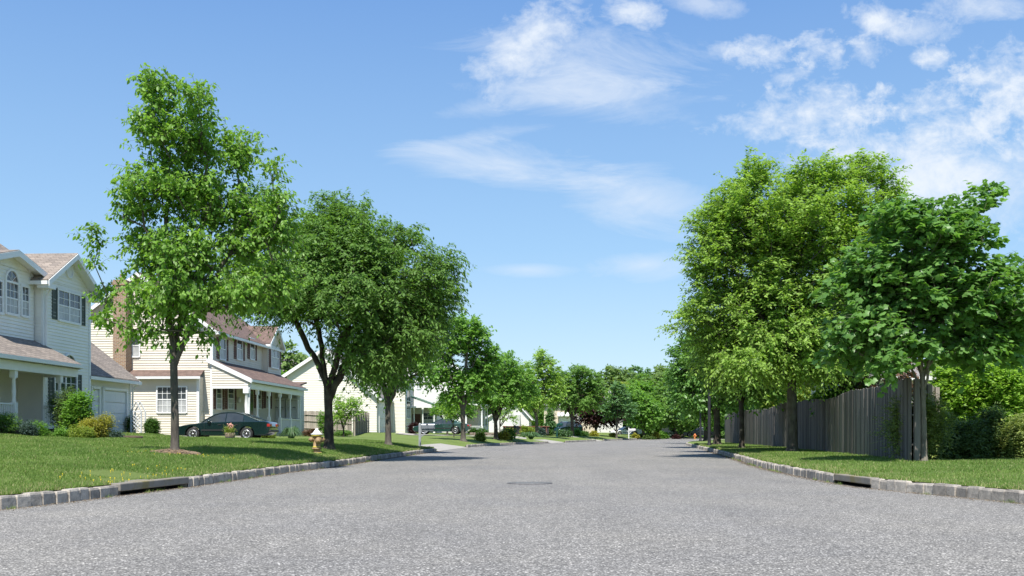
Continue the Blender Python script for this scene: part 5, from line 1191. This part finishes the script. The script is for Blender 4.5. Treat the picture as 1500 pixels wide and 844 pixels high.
# beds by the cream house
shrub('shrub', 'dark conical evergreen beside the porch railing of the cream house', 92, 36.5, 46, 78, LM['dark'], .09, 41, 240, width=.3)
shrub('shrub', 'tall rounded green bush in front of the cream house window', 112, 36, 56, 72, LM['mid'], .09, 42, 260, width=.6)
shrub('shrub', 'golden yellow spirea mound in front of the cream house garage', 141, 35, 56, 40, LM['golden'], .055, 43, 330, width=.6)
shrub('shrub', 'low yellow-green mound at the foot of the tall rounded bush', 118, 34, 44, 20, LM['yellow'], .055, 44, 160)
shrub('shrub', 'silvery blue-green tuft beside the cream house garage corner', 172, 35, 20, 13, LM['spruce'], .05, 45, 60)
for i, (px, w, hh, m, lb) in enumerate(((8, 44, 36, 'zelk', 'green leafy shrub at the very left edge under the porch railing'), (40, 36, 26, 'spruce', 'dusty green perennial clump between the two porch posts'), (60, 30, 26, 'mid', 'bright green perennial clump just left of the porch steps railing'), (88, 24, 12, 'mid', 'low green plants below the porch steps'), (100, 22, 9, 'spruce', 'low grey-green plants in the front bed of the cream house'))):
    shrub('shrub', lb, px, 33.5+.3*i, w, hh, LM[m], .07, 50+i, 110, width=.35, up=.8)
mb = MB()
x, y = at(60, 35.5); rng = random.Random(2)
mb.lathe([(1.0, -.06), (1.0, .01), (.9, .03), (0, .04)], 30, (0, 0, 0)); o = mb.build('garden_bed', M['soil']); o.location = (x+1, y+1, gz(x+1, y+1)); o.scale = (2.2, 1.6, 1); tag(o, kind='structure')
mb = MB(); rg_ = random.Random(12); ph = [1+.16*math.sin(3*k*.1745+1)+.10*math.sin(7*k*.1745)+rg_.uniform(-.06, .06) for k in range(36)]
mb.rings([[(math.cos(k*.1745)*ph[k]*q, math.sin(k*.1745)*ph[k]*q, z+rg_.uniform(-.012, .012)) for k in range(36)] for q, z in ((1.0, -.03), (.93, .03), (.75, .05), (.5, .07), (.25, .09))], True, False)
o = mb.build('tree_mulch', M['dirt']); o.location = (T1POS[0], T1POS[1], gz(*T1POS)-.01); o.scale = (.46, .4, 1); tag(o, kind='structure')
mb = MB()
for _ in range(420):
    a, q = rg_.random()*6.28, rg_.random()**.6*.52; x, y = T1POS[0]+q*math.cos(a), T1POS[1]+q*.9*math.sin(a); z = gz(x, y)+.03+.08*(1-q/.52); L_, b = rg_.uniform(.02, .05), rg_.random()*3.14; mb.tint = rg_.random()
    dx, dy = L_*math.cos(b), L_*math.sin(b); mb.add([(x-dx, y-dy, z), (x+dx, y+dy, z+.01), (x+dx-dy*.3, y+dy+dx*.3, z+.012), (x-dx-dy*.3, y-dy+dx*.3, z+.004)], [(0, 1, 2, 3)])
tag(mb.build('wood_chips', M['dirt']), 'pale wood chips strewn round the base of the near left tree', 'wood chips', kind='stuff')
# trellis arch
h_ = spot(199.5, 46.5, .1); r = empty('trellis', h_, R(0), 'white pointed lattice garden arch beside the cream garage', 'trellis'); mb = MB(); k = 46.5/F; w, H = 7.5*k, 52*k
for sx in (-1, 1):
    for yy in (0, .5): mb.box(sx*w-.03, sx*w+.03, yy-.03, yy+.03, 0, H-.45)
    for yy in (0, .5): mb.tube([(sx*w, yy, H-.46), (0, yy, H)], .03, 4, smooth=False)
mb.build('frame', M['post_grey'], r); mb = MB()
for i in range(-9, 10):
    for s in (1, -1):
        zc = (H-.5)/2+i*.17; pts = []
        for xx in (-w, w): pts.append((xx, .0+.004*s, zc+s*xx*1.0+.0))
        if all(.1 < p[2] < H-.45 for p in pts): mb.tube(pts, .022, 4, smooth=False)
mb.box(-w, w, -.02, .02, H-.5, H-.44); mb.build('lattice', M['post_grey'], r)
shrub('shrub', 'dark green shrub just left of the lattice arch', 192, 47, 14, 30, LM['box'], .07, 61, 90)
shrub('shrub', 'round clipped green ball shrub right of the lattice arch', 223, 46, 28, 30, LM['box'], .06, 62, 300, lump=0, tlen=.1)
shrub('shrub', 'feathery yellow-green shrub in front of the beige porch', 391, 51, 34, 24, LM['yellow'], .09, 63, 130, up=.9)
def strap_plant(label, px, d, wpx, hpx, seed, n=150, mat='strap', name='daylily'):
    k = d/F; W, H = wpx*k/2, hpx*k; mb = MB(); rg = random.Random(seed)
    for _ in range(n):
        a = rg.random()*6.28; L = rg.uniform(.5, 1)*W; hh = H*rg.uniform(.6, 1.05)*(1-.25*L/W); b = .12*W; mb.tint = rg.random(); w = .016*max(1, d/45)
        pts = [(b*math.cos(a), b*math.sin(a), 0)]+[((b+L*t)*math.cos(a), (b+L*t)*math.sin(a), hh*(1-(1-min(t*1.7, 1))**2)-hh*.75*max(0, t-.45)**1.3*1.6) for t in (.25, .5, .75, 1)]
        s = Vector((-math.sin(a), math.cos(a), 0)); vs = []
        for q, p in enumerate(pts): ww = w*(1, 1.1, 1, .7, .1)[q]; vs += [Vector(p)-s*ww, Vector(p)+s*ww+Vector((0, 0, .01))]
        mb.add(vs, [(2*q, 2*q+1, 2*q+3, 2*q+2) for q in range(4)])
    o = mb.build(name, LM[mat]); o.location = spot(px, d, .02); tag(o, label, 'plant'); return o
strap_plant('large arching strap-leaved clump right of the moving car', 427, 48, 34, 27, 71, 190)
strap_plant('low strap-leaved plants by the kerb near the multi-stemmed tree', 778, 80, 34, 13, 72, 150)
strap_plant('pale leafy clump on the kerb left of the green mailbox post', 768, 84, 16, 10, 74, 90)
shrub('shrub', 'low pinkish heather mound beneath the garden fence', 452, 60, 26, 14, LM['pinkish'], .08, 64, 90)
shrub('shrub', 'small dark bush under the young tree by the garden fence', 500, 66, 34, 10, LM['zelk'], .08, 65, 90)
shrub('shrub', 'leafy green bush growing against the left part of the garden fence', 476, 66, 26, 40, LM['mid'], .10, 66, 120)
shrub('shrub', 'dark red barberry beside the porch of the ivory house', 606, 84.5, 18, 22, LM['red'], .10, 67, 150)
# small trees
def small_tree(label, px, d, raw, fork, r0, mat, seed, n=90, size=.12, name='small_tree', width=.6, barkm='dark_bark'):
    return make_tree(label, 'tree', px, d, raw, fork, r0, dict(twigs=6, tlen=.34, leaves=8, size=size, width=width, droop=.4, shape='rhomb', spread=.9, up=.4, hang=.4, outward=.8), n, .16, mat, barkm, seed, 1, shell=.3, name=name)
small_tree('small light green ornamental tree in front of the garden fence', 503, 62, [(505, 595, 26, 14), (490, 585, 14, 10), (518, 588, 18, 12), (500, 608, 22, 10), (522, 603, 12, 8)], .75, .05, LM['bush'], 81, 80)
small_tree('slender staked sapling in front of the parked green coupe', 664.5, 70, [(660, 600, 16, 10), (655, 607, 12, 8), (668, 595, 10, 10), (648, 600, 6, 6)], 1.0, .03, LM['bush'], 82, 45)
small_tree('bushy light green tree behind the parked green coupe', 655, 90, [(655, 592, 22, 18), (672, 600, 16, 20), (640, 600, 12, 12), (688, 600, 12, 18)], .8, .09, LM['mid'], 83, 150, .16)
small_tree('thin pale tree in front of the low white gabled house', 732, 86, [(738, 602, 18, 16), (750, 612, 10, 8)], 1.2, .05, LM['bush'], 84, 26, .13)
small_tree('pyramidal green tree left of the dark wagon', 805, 124, [(805, 612, 8, 12), (805, 622, 12, 8), (805, 604, 4, 8)], .5, .08, LM['blue'], 85, 90, .2)
small_tree('blue spruce beyond the yellow shrubs at the bend', 983, 150, [(983, 618, 8, 8), (983, 627, 12, 7), (983, 634, 14, 5), (983, 610, 4, 7)], .5, .1, LM['spruce'], 86, 110, .22)
for a in (('shrub', 'low yellow-green bush on the grass right of the round maple', 703, 66, 18, 14, 'yellow', 91), ('shrub', 'dark and golden kerbside bush at the foot of the multi-stemmed tree', 736, 73, 20, 15, 'golden', 92), ('shrub', 'tall dark bush beside the golden kerbside bush', 744, 74, 22, 22, 'zelk', 93),
          ('hedge', 'clipped green hedge below the white porch railing', 700, 97, 46, 12, 'box', 94), ('shrub', 'yellow-green broad shrub in front of the rusty dumpster', 775, 98, 28, 16, 'yellow', 95), ('shrub', 'small yellow shrub left of the rusty dumpster', 748, 96, 12, 12, 'golden', 96),
          ('shrub', 'grey-green round shrub right of the rusty dumpster', 793, 100, 12, 12, 'spruce', 97), ('shrub', 'green round shrub next to the dark wagon', 803, 102, 12, 10, 'box', 98), ('shrub', 'low green plants hugging the kerb by the green mailbox', 828, 98, 32, 12, 'strap', 99),
          ('shrub', 'green bush under the dark green street tree', 841, 110, 22, 12, 'mid', 101), ('shrub', 'wide dark clipped shrub left of the first golden bush', 853, 112, 22, 8, 'box', 102), ('shrub', 'golden bush below the purple-leaved tree', 870, 114, 15, 8, 'golden', 103),
          ('shrub', 'golden bush left of the bluish maple trunk', 898, 118, 11, 6, 'golden', 104), ('shrub', 'golden bush immediately right of the white mailbox', 931, 126, 10, 7, 'golden', 105), ('shrub', 'tall golden shrub farthest right by the bend', 960, 128, 12, 14, 'golden', 106),
          ('shrub', 'low dark green spreading shrub at the bend kerb', 952, 124, 22, 6, 'dark', 107), ('shrub', 'yellow-green mixed shrub behind the low dark one', 945, 130, 20, 10, 'yellow', 108), ('shrub', 'bright green shrub right of the tall golden shrub', 973, 136, 16, 12, 'mid', 109), ('shrub', 'small dark red bush left of the far parked car', 990, 133, 12, 7, 'red', 110)):
    shrub(a[0], a[1], a[2], a[3], a[4], a[5], LM[a[6]], .07+.0010*a[3], a[7], 80, group=None, tlen=.38*a[5]*a[3]/F, up=.5, spread=1.1)
# low stone edging, dumpster, sign
x, y = at(688, 93); r = empty('stone_wall', (x, y, gz(x, y)-.05), 0, 'low brownish stone wall edging the far lawn', 'wall'); mb = MB(); rng = random.Random(6); t = 0
while t < 3.8:
    w = rng.uniform(.2, .4)
    for row in range(2): mb.tint = rng.random(); mb.box(t, t+w-.015, rng.uniform(-.03, .03), .35, row*.16, row*.16+.15)
    t += w
mb.build('stones', M['stone'], r, bevel=.02)
x, y = at(737, 101); r = empty('dumpster', (x, y, gz(x, y)-.02), 0, 'long black open-top dumpster with rusty orange rim', 'dumpster'); mb = MB(); Ld = 67*101/F; Hd = .85
mb.box(0, Ld, 0, .05, .1, Hd); mb.box(0, Ld, 1.75, 1.8, .1, Hd); mb.box(0, .05, .05, 1.75, .1, Hd); mb.box(Ld-.05, Ld, .05, 1.75, .1, Hd); mb.box(.05, Ld-.05, .05, 1.75, .1, .16)
mb.build('body', M['black_panel'], r); mb = MB()
for i in range(9): q = .25+i*(Ld-.5)/8; mb.box(q-.05, q+.05, -.07, -.001, .1, Hd-.02)
mb.build('rib', M['rust'], r); mb = MB(); mb.box(-.05, Ld+.05, -.09, .06, Hd, Hd+.09); mb.box(-.05, Ld+.05, 1.74, 1.88, Hd, Hd+.09); mb.build('rim', M['rust'], r)
x, y = at(975, 140); r = empty('sign_post', spot(975, 140, .05), 0, 'small grey board on two posts near the bend', 'sign'); mb = MB(); mb.box(-.4, -.32, -.04, .04, 0, 1.5); mb.box(.32, .4, -.04, .04, 0, 1.5); mb.build('post', M['post_grey'], r); mb = MB(); mb.box(-.55, .6, -.07, -.04, 1.0, 1.55); mb.build('board', M['post_grey'], r)

# ------------------------------------------------------------ hedge and evergreens on the right
shrub('shrub', 'spreading juniper with pale branch tips at the end of the long fence', 1344, 23.3, 96, 112, LM['olive'], .10, 121, 330, width=.25, tlen=.55, twigs=6, leaves=14, up=.25, hang=.1, lump=7)
shrub('shrub', 'dark yew bush directly right of the maple trunk', 1396, 24.2, 112, 62, LM['dark'], .09, 122, 420, width=.30, tlen=.5, leaves=13, twigs=7, up=.4, lump=8)
shrub('shrub', 'loose dark arborvitae in the middle of the right planting', 1452, 24.2, 50, 84, LM['dark'], .09, 123, 240, width=.30, tlen=.42, leaves=11, twigs=7, up=.9)
shrub('shrub', 'arborvitae with olive sprays at the right frame edge', 1500, 23.6, 76, 66, LM['olive'], .09, 124, 380, width=.30, tlen=.38, leaves=10, twigs=8, up=.6)
shrub('hedge', 'bright green leafy hedge rising behind the dark evergreens', 1430, 27.6, 190, 160, LM['bush'], .10, 125, 1200, width=.6, tlen=.3, lump=9, leaves=8, twigs=7)
shrub('hedge', 'sunlit hedge bush continuing past the right frame edge', 1535, 27.5, 130, 150, LM['bush'], .10, 126, 560, width=.6, tlen=.3, lump=6, leaves=8, twigs=7)
